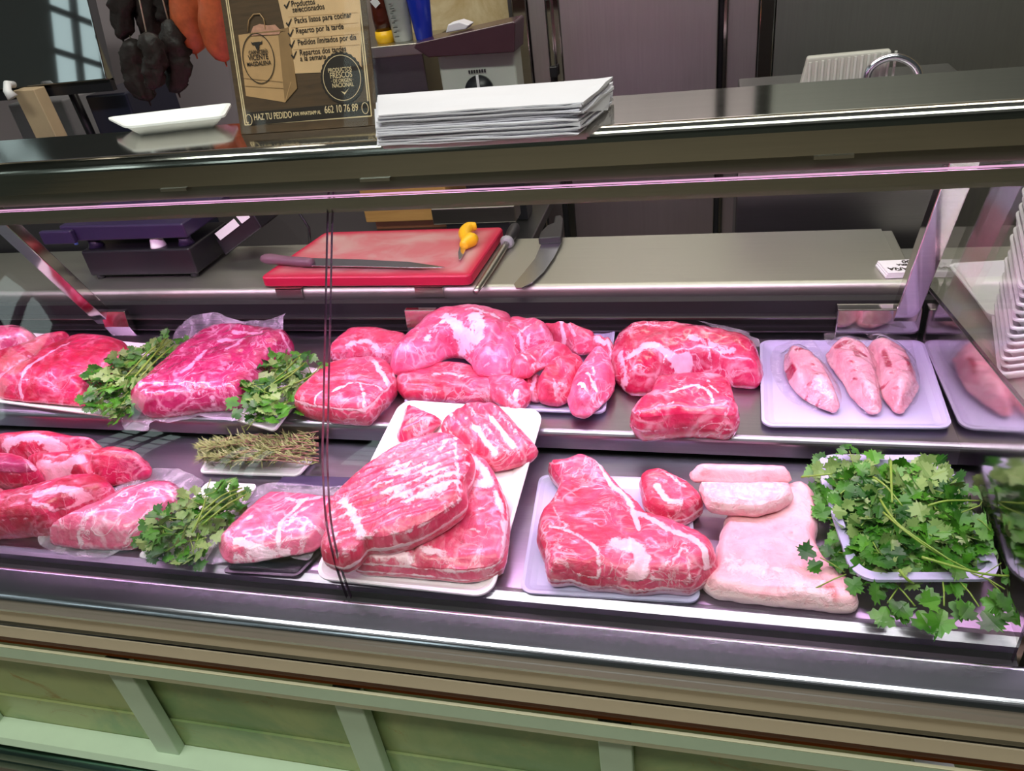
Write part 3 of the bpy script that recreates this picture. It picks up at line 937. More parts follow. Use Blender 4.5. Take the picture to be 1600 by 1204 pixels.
for z, r in ((0.408, 0.014), (0.378, 0.013)):
    MB().tube([(XL, 0.536, z), (LX, 0.536, z)], r, 20).build('kick_rail', MT['teal_metal'], ctr)
MB().box(XL, XR, 0.56, 1.10, 0.02, 0.36).build('cabinet_base', MT['steel_dark'], ctr)
# curved front glass: two panes
gprof = [(0.805, 1.322), (0.799, 1.314), (0.774, 1.281), (0.737, 1.226), (0.701, 1.171), (0.668, 1.122), (0.640, 1.079), (0.617, 1.045), (0.600, 1.012), (0.586, 0.980), (0.577, 0.945), (0.573, 0.905), (0.5725, 0.875), (0.5735, 0.850)]
gsm = [tuple(p) for p in smooth_open(gprof, 3)]


def pane(x0, x1):
    th = 0.005; P = [np.array(p) for p in gsm]; n = len(P); off = []
    for i in range(n):
        t = P[min(i + 1, n - 1)] - P[max(i - 1, 0)]; t = t / np.linalg.norm(t)
        off.append(P[i] + np.array([-t[1], t[0]]) * th)
    mb = MB()
    fr = [(x0, a, b_) for a, b_ in P]; bk = [(x0, a, b_) for a, b_ in off]
    mb.sheet(fr, (x1 - x0, 0, 0), 0); mb.sheet(bk, (x1 - x0, 0, 0), 0)
    for x in (x0, x1):
        vs = [(x, a, b_) for a, b_ in P] + [(x, a, b_) for a, b_ in off]
        mb.add(vs, [(i, i + 1, n + i + 1, n + i) for i in range(n - 1)], 1)
    return mb.build('front_glass', (MT['glass'], MT['glass_edge']), ctr, fix=False)


pane(XL, -0.4245)
pane(-0.4185, XR - 0.006)
# right end: polished lower panel with rising top edge, glass above
xe = XR
ea, eb = PX(1472, 480, xe), PX(1600, 637, xe)
sl = (eb[2] - ea[2]) / (eb[1] - ea[1])
zt = lambda y: ea[2] + sl * (y - ea[1])
MB().prism([(xe, 0.585, 0.80), (xe, 1.13, 0.80), (xe, 1.13, zt(1.13)), (xe, 0.66, zt(0.66)), (xe, 0.585, 0.93)], (0.006, 0, 0)).build('end_panel', MT['steel_mirror'], ctr)
eg = [(a + 0.006, b_) for a, b_ in gsm if b_ > 0.96 and b_ < 1.29]
MB().prism([(xe + 0.001, a, b_) for a, b_ in eg] + [(xe + 0.001, 0.66, zt(0.66)), (xe + 0.001, 1.13, zt(1.13)), (xe + 0.001, 1.13, 1.29)], (0.005, 0, 0)).build('end_glass', MT['glass'], ctr, fix=False)
# slanted shelf supports
for x0, x1 in ((0.268, 0.300), (-1.150, -1.118)):
    dy, dz = -0.165, 0.355
    a = np.array([1.102, 0.955]); b_ = a + np.array([dy, dz]); w_ = np.array([0.010, 0.0046])
    MB().prism([(x0, *(a - w_)), (x0, *(a + w_)), (x0, *(b_ + w_)), (x0, *(b_ - w_))], (x1 - x0, 0, 0)).build('shelf_support', MT['steel_mirror'], ctr, bevel=0.0015)
# top shelf: polished sheet, chrome nose, glass holder channel, lower trim and tube housing
xsheet('top_shelf', [(0.915, topz - 0.003), (0.912, topz), (0.794, topz)] + arc(0.792, topz - 0.0125, 0.0125, 92, 180, 10) + [(0.7797, 1.3090), (0.7840, 1.3085)], MT['steel_pol'])
xsheet('glass_holder', [(0.7842, 1.3080), (0.7830, 1.2935)], MT['holder'])
xsheet('led_edge', [(0.7755, 1.2920), (0.7750, 1.2902)], MT['led'])  # no lamp: emissive strip standing in for light caught in the channel edge
xsheet('lower_trim', [(0.774, 1.2895), (0.7730, 1.274), (0.790, 1.273)], MT['steel'])
for x in (-0.36, 0.115, -0.62):
    MB().box(x - 0.018, x + 0.018, 0.7755, 0.7775, 1.305, 1.3085).build('holder_clip', MT['steel'], ctr)
MB().box(XL, XR, 0.870, 0.925, 1.296, 1.326).build('lamp_housing', MT['steel_dark'], ctr, bevel=0.004)
lt = MB().tube([(-1.60, 0.845, 1.300), (0.28, 0.845, 1.300)], 0.007, 14).build('lamp_tube', MT['tube'], ctr)

# =================================================================== WORKTOP
wt = empty('worktop', (-0.65, 1.24, 1.0), 'long brushed stainless worktop with rounded front edge behind the meat display', 'worktop')
nose = arc(1.147, 0.989, 0.011, 90, 180, 8)
p = [(1.345, 1.0)] + nose + [(1.136, 0.972), (1.142, 0.970)]
mb = MB(); off = [(a, b_ - 0.002) if i < 2 else (a + 0.002, b_ - 0.001) for i, (a, b_) in enumerate(p)]
mb.prism([(XL, a, b_) for a, b_ in p + off[::-1]], (0.288 - XL, 0, 0)).build('work_surface', MT['steel_work'], wt)
MB().box(0.2885, 0.306, 1.16, 1.345, 0.984, 0.9965).build('end_strip', MT['steel_work'], wt, bevel=0.002)
MB().box(XL, 0.28, 1.335, 1.344, 0.90, 0.997).build('back_flange', MT['steel_dark'], wt)
for x in (-0.742, -0.470):
    MB().box(x - 0.026, x + 0.026, 1.1325, 1.1352, 0.980, 1.003).box(x - 0.026, x + 0.026, 1.1325, 1.150, 1.0005, 1.0025).build('rail_clip', MT['steel'], wt)
MB().box(XL, 0.29, 1.14, 1.34, 0.02, 0.90).build('worktop_cabinet', MT['steel_dark'], wt)

# neighbouring counter to the right
nb = empty('side_counter', (0.62, 1.0, 0.0), 'neighbouring steel counter beyond the right end glass under the tray stack', 'counter')
MB().box(0.325, 0.95, 0.70, 1.40, 0.02, 0.915).build('body', MT['steel_dark'], nb)
MB().box(0.322, 0.95, 0.69, 1.41, 0.9155, 0.935).build('counter_top', MT['steel_work'], nb, bevel=0.003)

# =================================================================== BACKGROUND
fr = empty('cold_room_cabinet', (0.1, 2.4, 0.0), 'tall stainless cold room front with two doors behind the counter', 'refrigerator')
MB().box(-0.585, 0.95, 2.42, 2.54, 0.0, 2.3).build('carcass', MT['steel_dark'], fr)
def panelb(name, x0, x1, y, mat, z0=0.05, z1=2.25, bev=0.003):
    return MB().box(x0, x1, y, 2.419, z0, z1).build(name, mat, fr, bevel=bev)
panelb('pillar', -0.566, -0.524, 2.385, MT['steel_mirror'])
panelb('panel', -0.522, -0.470, 2.40, MT['fridge'])
panelb('hinge_strip', -0.468, -0.452, 2.395, MT['black'])
panelb('door_edge', -0.450, -0.428, 2.385, MT['steel_mirror'])
d1 = panelb('door', -0.426, 0.014, 2.375, MT['fridge'])
MB().box(-0.462, -0.447, 2.365, 2.394, 1.12, 1.30).build('hinge', MT['steel_pol'], fr, bevel=0.003)
MB().box(-0.466, -0.444, 2.360, 2.394, 1.09, 1.12).build('hinge', MT['black'], fr, bevel=0.003)
panelb('door_gap', 0.016, 0.030, 2.405, MT['black'])
MB().box(0.030, 0.038, 2.375, 2.419, 0.05, 2.25).build('door_edge', MT['steel_pol'], fr)
panelb('panel', 0.040, 0.122, 2.395, MT['fridge'])
panelb('pillar', 0.124, 0.163, 2.375, MT['steel_mirror'])
panelb('door', 0.166, 0.93, 2.385, MT['fridge_grey'])
# back bench with machine, chopping block and shelf
bb = empty('back_bench', (-1.2, 2.1, 0.0), 'low dark steel bench along the back wall', 'bench')
MB().box(-2.4, -0.60, 1.84, 2.36, 0.02, 0.745).build('bench_body', MT['rubber'], bb)
MB().box(-2.4, -0.46, 1.82, 2.37, 0.7455, 0.775).build('bench_top', MT['steel_dark'], bb, bevel=0.003)
cb = empty('chopping_block', (-0.85, 2.0, 0.775), 'thick pale wooden chopping block on the back bench', 'chopping block')
MB().box(-0.975, -0.715, 1.98, 2.22, 0.803, 0.905).build('block', MT['wood'], cb, bevel=0.004)
MB().box(-0.955, -0.725, 2.0, 2.2, 0.7755, 0.8025).build('foot', plain('wood_foot', (0.25, 0.09, 0.04), 0.5), cb)
mc = empty('weighing_machine', (-0.59, 2.1, 0.80), 'cream machine with a black dial and a dark slanted hood behind the paper stack', 'machine')
MB().box(-0.690, -0.485, 2.02, 2.10, 0.93, 1.235).build('body', MT['greywhite'], mc, bevel=0.006)
MB().box(-0.67, -0.50, 2.03, 2.10, 0.778, 0.9295).build('pedestal', MT['black'], mc)
h0 = MB().prism([(-0.735, 1.98, 1.262), (-0.700, 1.98, 1.236), (-0.475, 1.98, 1.230), (-0.465, 1.98, 1.296), (-0.470, 1.98, 1.300), (-0.728, 1.98, 1.272)], (0, 0.11, 0)).build('hood', MT['brown_tray'], mc, bevel=0.004)
dl = MB().tube([(-0.587, 2.0195, 1.140), (-0.587, 2.008, 1.140)], 0.038, 32).build('dial', MT['black'], mc)
MB().box(-0.589, -0.582, 2.003, 2.0075, 1.135, 1.180).build('pointer', MT['white'], dl)
mbm = MB()
for k in range(7): mbm.box(-0.611 + k * 0.007, -0.607 + k * 0.007, 2.0165, 2.0195, 1.183, 1.191)
mbm.build('scale_marks', MT['black'], mc)
gt = MB().prism([(-0.745, 1.96, 0.866), (-0.500, 1.96, 0.850), (-0.495, 1.96, 0.822), (-0.735, 1.96, 0.815)], (0, 0.05, 0)).box(-0.73, -0.51, 1.965, 2.005, 0.8655, 0.8685)
gto = empty('steel_drawer_unit', (-0.62, 1.90, 0.775), 'shallow pale grey steel drawer front on the back bench beside the wooden block', 'drawer')
MB().box(-0.735, -0.500, 1.895, 1.960, 0.822, 0.868).build('drawer_front', MT['steel'], gto, bevel=0.003)
MB().box(-0.70, -0.52, 1.90, 1.955, 0.7755, 0.8215).build('frame', MT['black'], gto)

shf = empty('wall_shelf', (-0.8, 2.1, 1.23), 'small grey steel shelf holding the bottle, jug and blue cup', 'shelf')
MB().box(-1.02, -0.708, 2.0, 2.20, 1.243, 1.270).build('board', MT['steel'], shf, bevel=0.002)
MB().box(-0.98, -0.74, 2.05, 2.2, 0.95, 1.2425).build('cupboard', MT['steel_dark'], shf, bevel=0.003)
MB().box(-0.96, -0.76, 2.07, 2.19, 0.7755, 0.9495).build('plinth', MT['black'], shf)
# bottle
bt = empty('sauce_bottle', (-0.838, 2.06, 1.270), 'dark brown bottle with an orange base and a white tag beside the jug', 'bottle')
MB().lathe([(0.0, 0.030), (0.022, 0.030), (0.024, 0.06), (0.022, 0.10), (0.012, 0.13), (0.009, 0.17), (0.0, 0.17)], (-0.838, 2.06, 1.270)).build('glass_body', plain('brown_bottle', (0.07, 0.012, 0.006), 0.15), bt)
MB().lathe([(0.0, 0.0), (0.023, 0.0), (0.026, 0.015), (0.0245, 0.029), (0.0, 0.029)], (-0.838, 2.06, 1.270)).build('base_label', MT['yellow'], bt)
MB().prism([(-0.850, 2.034, 1.372), (-0.832, 2.030, 1.382), (-0.822, 2.030, 1.366), (-0.838, 2.034, 1.356)], (0, -0.002, 0)).build('tag', MT['white'], bt)
# measuring jug
jg = empty('measuring_jug', (-0.788, 2.06, 1.270), 'translucent plastic measuring jug with dark graduation lines', 'jug')
jm = plain('jug_plastic', (0.42, 0.43, 0.42), 0.25)
MB().lathe([(0, 0), (0.024, 0), (0.025, 0.002), (0.034, 0.118), (0.035, 0.120), (0.0325, 0.119), (0.023, 0.004), (0, 0.004)], (-0.788, 2.06, 1.270)).build('cup', jm, jg)
g = MB()
for k in range(8): g.box(-0.797, -0.785 - (k % 2) * 0.005, 2.022, 2.0245, 1.285 + k * 0.011, 1.2865 + k * 0.011)
g.build('graduation', MT['rubber'], jg)
# blue cup
bc = empty('blue_cup', (-0.730, 2.06, 1.270), 'bright blue plastic cup with a light blue straw', 'cup')
MB().lathe([(0, 0), (0.021, 0), (0.022, 0.002), (0.031, 0.100), (0.0315, 0.103), (0.029, 0.102), (0.020, 0.004), (0, 0.004)], (-0.730, 2.06, 1.270)).build('cup', MT['blue'], bc)
MB().tube([(-0.728, 2.06, 1.276), (-0.738, 2.065, 1.46)], 0.0035, 8).build('straw', MT['lightblue'], bc)
tag(MB().prism([(-0.655, 2.01, 1.285), (-0.600, 2.01, 1.289), (-0.590, 2.01, 1.298), (-0.615, 2.01, 1.308), (-0.645, 2.01, 1.304)], (0, 0.05, 0)).build('cleaning_cloth', MT['paper'], bevel=0.003),
    'crumpled pale cloth lying on the dark hood', 'cloth')

# left background: grey wall panel, dark screen, beige post, boxes
slab('wall_partition', -3.2, -1.02, 2.38, 2.46, 0.0, 2.9, MT['wallgrey'])
scr = empty('tilted_screen', (-1.75, 1.85, 1.2), 'large black glossy tilted panel reflecting the hall windows', 'screen')
a, b_ = np.array([1.78, 1.285]), np.array([1.872, 1.72])
nn = np.array([0.0, 0.0])
mb = MB().prism([(-2.20, a[0], a[1]), (-2.20, b_[0], b_[1]), (-2.20, b_[0] + 0.03, b_[1] - 0.012), (-2.20, a[0] + 0.03, a[1] - 0.012)], (0.70, 0, 0))
mb.build('screen_glass', MT['black_gloss'], scr, bevel=0.003)
MB().box(-2.2, -1.50, 1.790, 1.806, 1.255, 1.284).build('lower_bezel', MT['black'], scr)
MB().tube([(-1.70, 1.86, 1.40), (-1.70, 1.90, 0.776)], 0.012, 10).build('stand', MT['black'], scr)
tag(MB().prism([(-1.760, 1.74, 1.285), (-1.695, 1.74, 1.283), (-1.672, 1.74, 0.9), (-1.722, 1.74, 0.9), (-1.722, 1.74, 0.776), (-1.735, 1.74, 0.776)], (0, 0.04, 0)).build('beige_upright', MT['post_beige'], bevel=0.002),
    'beige upright post behind the top shelf at the far left', 'post')
tag(MB().box(-1.640, -1.510, 1.84, 2.05, 0.776, 1.240).build('dark_box', plain('navy_box', (0.015, 0.016, 0.035), 0.3), bevel=0.006),
    'dark navy upright box right of the beige post', 'box')
tag(MB().box(-1.995, -1.80, 1.93, 2.10, 0.776, 1.22).build('grey_box', MT['grey'], bevel=0.006), 'grey metal box left of the beige post', 'box')
ps = empty('white_tap', (-1.735, 1.70, 1.268), 'small white curved tap head in front of the beige post', 'tap')
MB().tube([(-1.742, 1.735, 1.30), (-1.742, 1.715, 1.305), (-1.736, 1.70, 1.292), (-1.728, 1.70, 1.275)], [0.008, 0.010, 0.010, 0.014], 12).build('spout', MT['white'], ps)

# hanging sausages
bar = empty('hanging_rail', (-1.0, 1.25, 1.70), 'steel hanging rail above the counter with sausages', 'rail')
MB().tube([(-1.6, 1.25, 1.70), (-0.5, 1.25, 1.70)], 0.008, 12).build('bar', MT['steel'], bar)
for x in (-1.58, -0.52): MB().box(x - 0.01, x + 0.01, 1.24, 1.26, 1.70, 3.2).build('hanger', MT['steel'], bar)


def sausage(name, label, grp, cat, path, r, mat, wr, string_top=True, seed=0):
    P = [Vector(q) for q in smooth_open(path, 6)]
    root = empty(name, tuple(P[-1]), label, cat, grp)
    n = 20; vs = []; fs = []; m = len(P)
    for i, p_ in enumerate(P):
        t = i / (m - 1); rad = r * math.sqrt(max(0.02, 1 - abs(2 * t - 1) ** 3.2)) * (1 + 0.12 * noise.noise(Vector((seed, t * 4, 0))))
        for k in range(n):
            an = 2 * math.pi * k / n
            rr = rad * (1 + wr * 0.35 * noise.noise(Vector((math.cos(an) * 11 + seed, math.sin(an) * 11, t * 26))) + wr * noise.noise(Vector((math.cos(an) * 2.2 + seed, math.sin(an) * 2.2, t * 5))) + wr * 0.5 * noise.noise(Vector((math.cos(an) * 6 + seed, math.sin(an) * 6, t * 14))))
            vs.append((p_.x + rr * math.cos(an), p_.y + rr * math.sin(an) * (0.75 if wr > 0.2 else 1), p_.z))
    for i in range(m - 1):
        for k in range(n): fs.append((i * n + k, i * n + (k + 1) % n, (i + 1) * n + (k + 1) % n, (i + 1) * n + k))
    fs.append(tuple(range(n))); fs.append(tuple(range((m - 1) * n, m * n)))
    MB().add(vs, fs, 0, True).build('casing', mat, root)
    a_, b2 = P[0], P[-1]
    s_ = MB()
    if string_top: s_.tube([(a_.x, a_.y, a_.z - 0.004), (a_.x, 1.25, 1.705)], 0.0012, 6).build('hanging_twine', MT['twine'], root)
    MB().tube([(b2.x, b2.y, b2.z + 0.004), (b2.x, b2.y, b2.z - 0.008)], [0.0022, 0.0012], 6).build('twine_knot', mat, root)
    return root


def spath(px, Y):
    return [tuple(PY(x, y, Y)) for x, y in px]


dk = [([(186, -75), (188, -30), (193, 20), (192, 62)], 1.25, 0.021, 'wrinkled dark dried sausage, leftmost of the upper dark ones'),
      ([(232, -80), (228, -30), (232, 20), (236, 62)], 1.27, 0.024, 'wrinkled dark dried sausage in the middle of the dark bunch, hanging high'),
      ([(262, -70), (262, -25), (258, 10), (262, 34)], 1.27, 0.020, 'wrinkled dark dried sausage next to the orange ones, hanging high'),
      ([(204, 60), (206, 90), (214, 125), (233, 158)], 1.25, 0.022, 'dark dried sausage reaching lowest, pointing at the white foam tray'),
      ([(228, 50), (240, 80), (243, 110), (240, 140)], 1.19, 0.021, 'dark dried sausage tied with pale twine, front of the lower dark ones'),
      ([(262, 30), (270, 70), (278, 105), (279, 145)], 1.22, 0.023, 'broad dark dried sausage at the right of the lower dark bunch')]
for i, (q, Y_, r_, lb) in enumerate(dk):
    sausage('dried_sausage', lb, 'dark dried sausages hanging in a bunch', 'sausage', spath(q, Y_), r_, MT['darksaus'], 0.48, i < 6, i * 3 + 1)
og = [([(288, -70), (290, -20), (297, 30), (306, 84)], 1.25, 0.030, 'orange chorizo left of the others, ending nearest the dark sausages'),
      ([(328, -80), (326, -40), (326, -5), (322, 22)], 1.28, 0.026, 'orange chorizo high behind the other two'),
      ([(338, -60), (336, -10), (340, 45), (352, 96)], 1.22, 0.028, 'orange chorizo partly hidden behind the poster edge')]
for i, (q, Y_, r_, lb) in enumerate(og):
    sausage('orange_chorizo', lb, 'orange chorizos hanging beside the poster', 'sausage', spath(q, Y_), r_, MT['orangesaus'], 0.10, True, 40 + i * 5)

# film-wrapped tray and faucet arc behind the top shelf at right
tb = empty('rear_ledge', (0.20, 1.50, 0.0), 'narrow steel stand behind the worktop carrying the film wrapped tray', 'stand')
MB().box(0.05, 0.42, 1.46, 1.62, 0.02, 1.2055).build('body', MT['steel_dark'], tb, bevel=0.004)
q0 = [PY(x, y, 1.5) for x, y in ((1250, 127), (1388, 118), (1394, 78), (1262, 90))]
ft = MB().prism([tuple(p_) for p_ in q0], (0, 0.02, 0))
tz = q0[0][2]
wt2 = empty('wrapped_tray', (float(q0[0][0]) + 0.07, 1.5, 1.206), 'ribbed translucent tray wrapped in film standing behind the top shelf at right', 'tray')
ft = MB().prism([(p_[0], 1.5, p_[2] if i > 1 else 1.2062) for i, p_ in enumerate(q0)], (0, 0.02, 0)).build('tray_body', plain('ribbed_plastic', (0.52, 0.50, 0.46), 0.3), wt2, bevel=0.004)
rb = MB()
for k in range(14):
    x = float(q0[0][0]) + 0.012 + k * 0.0105
    rb.box(x, x + 0.004, 1.4965, 1.4998, 1.210, float(q0[3][2]) - 0.008 + k * 0.0006)
rb.build('ribs', plain('rib_plastic', (0.62, 0.60, 0.56), 0.25), wt2)
fa = [PY(x, y, 1.48) for x, y in ((1352, 135), (1358, 110), (1375, 95), (1398, 89), (1420, 96), (1434, 112), (1436, 140))]
fc = empty('chrome_spout', (float(fa[-1][0]), 1.48, 1.206), 'curved chrome spout arching beside the wrapped tray', 'faucet')
pth = [(p_[0], 1.48, p_[2]) for p_ in smooth_open(fa, 5)]
MB().tube([(pth[-1][0], 1.48, 1.206)] + [q for q in pth[::-1] if q[2] > 1.208], 0.0065, 12).build('spout', MT['chrome'], fc)

# =================================================================== ON THE TOP SHELF
tsf = Surf(0, 0.85, topz + 0.0005)
tray('foam_dish', [(196, 198), (350, 181), (362, 160), (166, 183)], tsf, depth=0.018, flare=0.022, rad=0.012, mat=MT['foam'],
     label='empty white foam tray on the top shelf beside the poster', cat='tray')
# paper stack
pr_ = random.Random(3)
z1 = topz + 0.032
A, B_, C_, D_ = PZ(590, 180, z1), PZ(908, 160, z1), PZ(956, 122, z1), PZ(590, 148, z1)
mb = MB(); n = 15
for k in range(n):
    t = k / (n - 1); z = topz + 0.001 + t * 0.030
    dx = pr_.uniform(-0.004, 0.004) + (1 - t) * -0.004; dy = pr_.uniform(-0.0025, 0.0025) + (1 - t) * -0.004; ro = pr_.uniform(-0.018, 0.018)
    cs = (A + B_ + C_ + D_) / 4
    ps_ = []
    for q in (A, B_, C_, D_):
        v = q - cs; v = np.array([v[0] * math.cos(ro) - v[1] * math.sin(ro), v[0] * math.sin(ro) + v[1] * math.cos(ro), 0]) + cs
        ps_.append(np.array([v[0] + dx, v[1] + dy, z]))
    # subdivided, gently wavy sheet
    NU, NV = 16, 4; vs = []; fs = []
    for s_ in (0, 1):
        for j in range(NV + 1):
            for i in range(NU + 1):
                u, v = i / NU, j / NV
                p_ = bil(ps_, u, v).copy()
                p_[2] += 0.0011 * noise.noise(Vector((u * 5 + k, v * 3, 0))) + s_ * 0.0015 + (0.002 * max(0, u - 0.9) * 10 * pr_.uniform(-0.6, 1) if u > 0.9 else 0)
                p_[2] = max(p_[2], topz + 0.0006)
                vs.append(p_)
    W_ = NU + 1; Hh = (NU + 1) * (NV + 1)
    for j in range(NV):
        for i in range(NU):
            a0 = j * W_ + i; fs.append((a0, a0 + W_, a0 + W_ + 1, a0 + 1)); fs.append((Hh + a0, Hh + a0 + 1, Hh + a0 + W_ + 1, Hh + a0 + W_))
    rim = [j for j in range(NU)] + [NU + j * W_ for j in range(NV)] + [NV * W_ + NU - j for j in range(NU)] + [(NV - j) * W_ for j in range(NV)]
    for i in range(len(rim)):
        a0, b0 = rim[i], rim[(i + 1) % len(rim)]; fs.append((a0, b0, Hh + b0, Hh + a0))
    mb.add(vs, fs, 0, False)
o = mb.build('wrapping_paper', MT['paper'])
tag(o, 'thick stack of white butcher wrapping paper on the top shelf', 'paper', kind='stuff')
for (x, y, s_) in ((884, 145, 1), (912, 128, 1)):
    pass
# loose corner sheets fanning out at the right of the stack
fan = MB()
for k in range(4):
    ax = PZ(906 + k * 3, 176 - k * 9, z1 - 0.008 - k * 0.002); bx = PZ(950 + k * 3, 150 - k * 5 + 22, topz + 0.004); cx_ = PZ(958, 128 + k * 8, z1 - 0.006 - k * 0.004)
    dxv = ax + np.array([-0.05, 0.01, 0])
    fan.prism([tuple(dxv), tuple(ax), tuple(bx), tuple(cx_)], (0, 0, 0.0006))
tag(fan.build('loose_sheets', MT['paper']), 'crumpled loose sheet corners at the right end of the paper stack', 'paper', kind='stuff')

# =================================================================== POSTER
lean = math.radians(15.5)
sb = PZ(378, 210, topz + 0.002)
SU = np.array([1.0, 0.0, 0.0]); SV = np.array([0, math.sin(lean), math.cos(lean)]); SN = np.cross(SU, SV)   # SN points to the viewer (-y)


def SP(x, y, h=0.0):
    return on_plane(x, y, sb + SN * h, SN)


psr = empty('poster_stand', tuple(sb), 'brown vintage style butcher order poster in a clear stand on the top shelf', 'poster')
SB_ = np.array([sb[0], sb[1], sb[2]])


def suv(x, y):
    v = SP(x, y) - SB_
    return v @ SU, v @ SV


def spoly(pts_uv, h, th, mat, name):
    """flat piece on the poster, pts in (u, v) metres"""
    P = [SB_ + SU * u + SV * v + SN * h for u, v in pts_uv]
    return MB().prism([tuple(q) for q in P], tuple(SN * th)).build(name, mat, psr)


def spx(pts, h, th, mat, name):
    return spoly([suv(*p_) for p_ in pts], h, th, mat, name)


MT['psr_dark'], nt, b = new_mat('poster_wood')
_f = noise_n(nt, coords(nt, (4, 4, 50)), 4, 6, 0.7, 0.6)
nt.links.new(mixc(nt, _f, (0.020, 0.010, 0.005), (0.15, 0.085, 0.040)), b.inputs['Base Color']); b.inputs['Roughness'].default_value = 0.35
MT['psr_paper'] = plain('poster_parchment', (0.66, 0.42, 0.22), 0.5, var=0.3, scale=22)
MT['psr_kraft'] = plain('poster_kraft', (0.50, 0.29, 0.13), 0.5, var=0.25, scale=40)
MT['psr_kraft_dark'] = plain('poster_kraft_side', (0.27, 0.15, 0.06), 0.5, var=0.3, scale=40)
MT['psr_ink'] = plain('poster_ink', (0.018, 0.010, 0.006), 0.5)
MT['psr_light'] = plain('poster_light_ink', (0.72, 0.55, 0.32), 0.5)
MT['psr_meat'] = plain('poster_pink', (0.50, 0.24, 0.16), 0.5, var=0.5, scale=150)
W0, W1 = suv(378, 210)[0], suv(592, 192)[0]; Ht = 0.275
spoly([(W0, 0), (W1, 0), (W1, Ht), (W0, Ht)], 0.0, 0.0015, MT['psr_dark'], 'poster')
# thin frame line
def uvline(u0, v0, u1, v1, w_, h, mat, name):
    d = np.array([u1 - u0, v1 - v0]); L_ = np.linalg.norm(d); d /= L_; n_ = np.array([-d[1], d[0]]) * w_ / 2
    return [(u0 + n_[0], v0 + n_[1]), (u1 + n_[0], v1 + n_[1]), (u1 - n_[0], v1 - n_[1]), (u0 - n_[0], v0 - n_[1])]
bd = MB()
m_ = 0.0075
for seg_ in ((W0 + m_, m_ + .003, W1 - m_, m_ + .003), (W0 + m_, Ht - m_, W1 - m_, Ht - m_), (W0 + m_, m_ + .003, W0 + m_, Ht - m_), (W1 - m_, m_ + .003, W1 - m_, Ht - m_), (W0 + .010, .0130, W1 - .010, .0130), (W0 + .010, .0130, W0 + .010, Ht - .012), (W1 - .010, .0130, W1 - .010, Ht - .012)):
    P = [SB_ + SU * u + SV * v + SN * 0.0016 for u, v in uvline(*seg_, 0.0014, 0, None, '')]
    bd.prism([tuple(q) for q in P], tuple(SN * 0.0004))
bd.build('border_line', MT['psr_light'], psr)
spx([(431, -60), (562, -60), (566, 106), (513, 113), (462, 115), (436, 0)], 0.0017, 0.0004, MT['psr_paper'], 'parchment')
spx([(374, 55), (452, 44), (447, 160), (386, 150)][::1], 0.0018, 0.0004, MT['psr_kraft'], 'bag_front')
spx([(436, 48), (452, 43), (466, 138), (447, 160)], 0.0023, 0.0004, MT['psr_kraft_dark'], 'bag_side')
spx([(394, 52), (398, 42), (408, 38), (420, 40), (432, 39), (441, 48), (438, 54), (396, 56)], 0.0028, 0.0004, MT['psr_meat'], 'bag_contents')
# bag handle
hp = [tuple(SB_ + SU * suv(x, y)[0] + SV * suv(x, y)[1] + SN * 0.0030) for x, y in ((389, 50), (391, 32), (398, 23), (408, 22), (414, 30), (417, 46))]
MB().tube(hp, 0.0006, 6).build('bag_handle', MT['psr_kraft'], psr)


def ring_uv(cu_, cv_, ru, rv, w_, h, mat, name, tw=0.0):
    vs = []; fs = []; n = 40
    for s_ in (1, -1):
        for k in range(n):
            an = 2 * math.pi * k / n
            u, v = (ru + s_ * w_ / 2) * math.cos(an), (rv + s_ * w_ / 2) * math.sin(an)
            vs.append(SB_ + SU * (cu_ + u * math.cos(tw) - v * math.sin(tw)) + SV * (cv_ + u * math.sin(tw) + v * math.cos(tw)) + SN * h)
    for k in range(n): fs.append((k, (k + 1) % n, n + (k + 1) % n, n + k))
    mbx = MB().add(vs, fs)
    k0 = len(mbx.v); mbx.add([v + SN * 0.0003 for v in vs], fs)
    return mbx.build(name, mat, psr)


spx([(392, 52), (447, 47), (448, 49), (393, 54)], 0.0031, 0.0002, MT['psr_kraft_dark'], 'bag_rim')
spx([(383, 122), (446, 128), (446, 129.2), (383, 123.2)], 0.0024, 0.0002, MT['psr_kraft_dark'], 'bag_fold')
spx([(385, 134), (447, 138), (447, 139.2), (385, 135.2)], 0.0024, 0.0002, MT['psr_kraft_dark'], 'bag_fold')
spx([(447, 160), (456, 128), (457, 128), (448.5, 159)], 0.0028, 0.0002, MT['psr_kraft'], 'bag_fold')
cu_, cv_ = suv(406, 92)
ring_uv(cu_, cv_, 0.0205, 0.0270, 0.0009, 0.0030, MT['psr_ink'], 'bag_emblem_ring')


def stext(body, px, py, size, mat, align='LEFT', h=0.0032, sx=1.0, bold=0.0, rot=0.0, name='lettering'):
    u, v = suv(px, py)
    loc = SB_ + SU * u + SV * v + SN * h
    du = SU * math.cos(rot) + SV * math.sin(rot); dv = -SU * math.sin(rot) + SV * math.cos(rot)
    return text_obj(name, body, tuple(loc), size, mat, psr, tuple(du), tuple(dv), align, 0.0001, sx, bold)


for body, x, y, s_ in (('CARNICERÍA', 406, 84, 0.0056), ('VICENTE', 406, 93.5, 0.0084), ('MAGDALENA', 407, 102.5, 0.0066), ('FORCALL · 1880', 408, 112, 0.0030)):
    if body.startswith('FORCALL'): continue
    stext(body, x, y, s_, MT['psr_ink'], 'CENTER', 0.0030, 0.80, 0.00006)
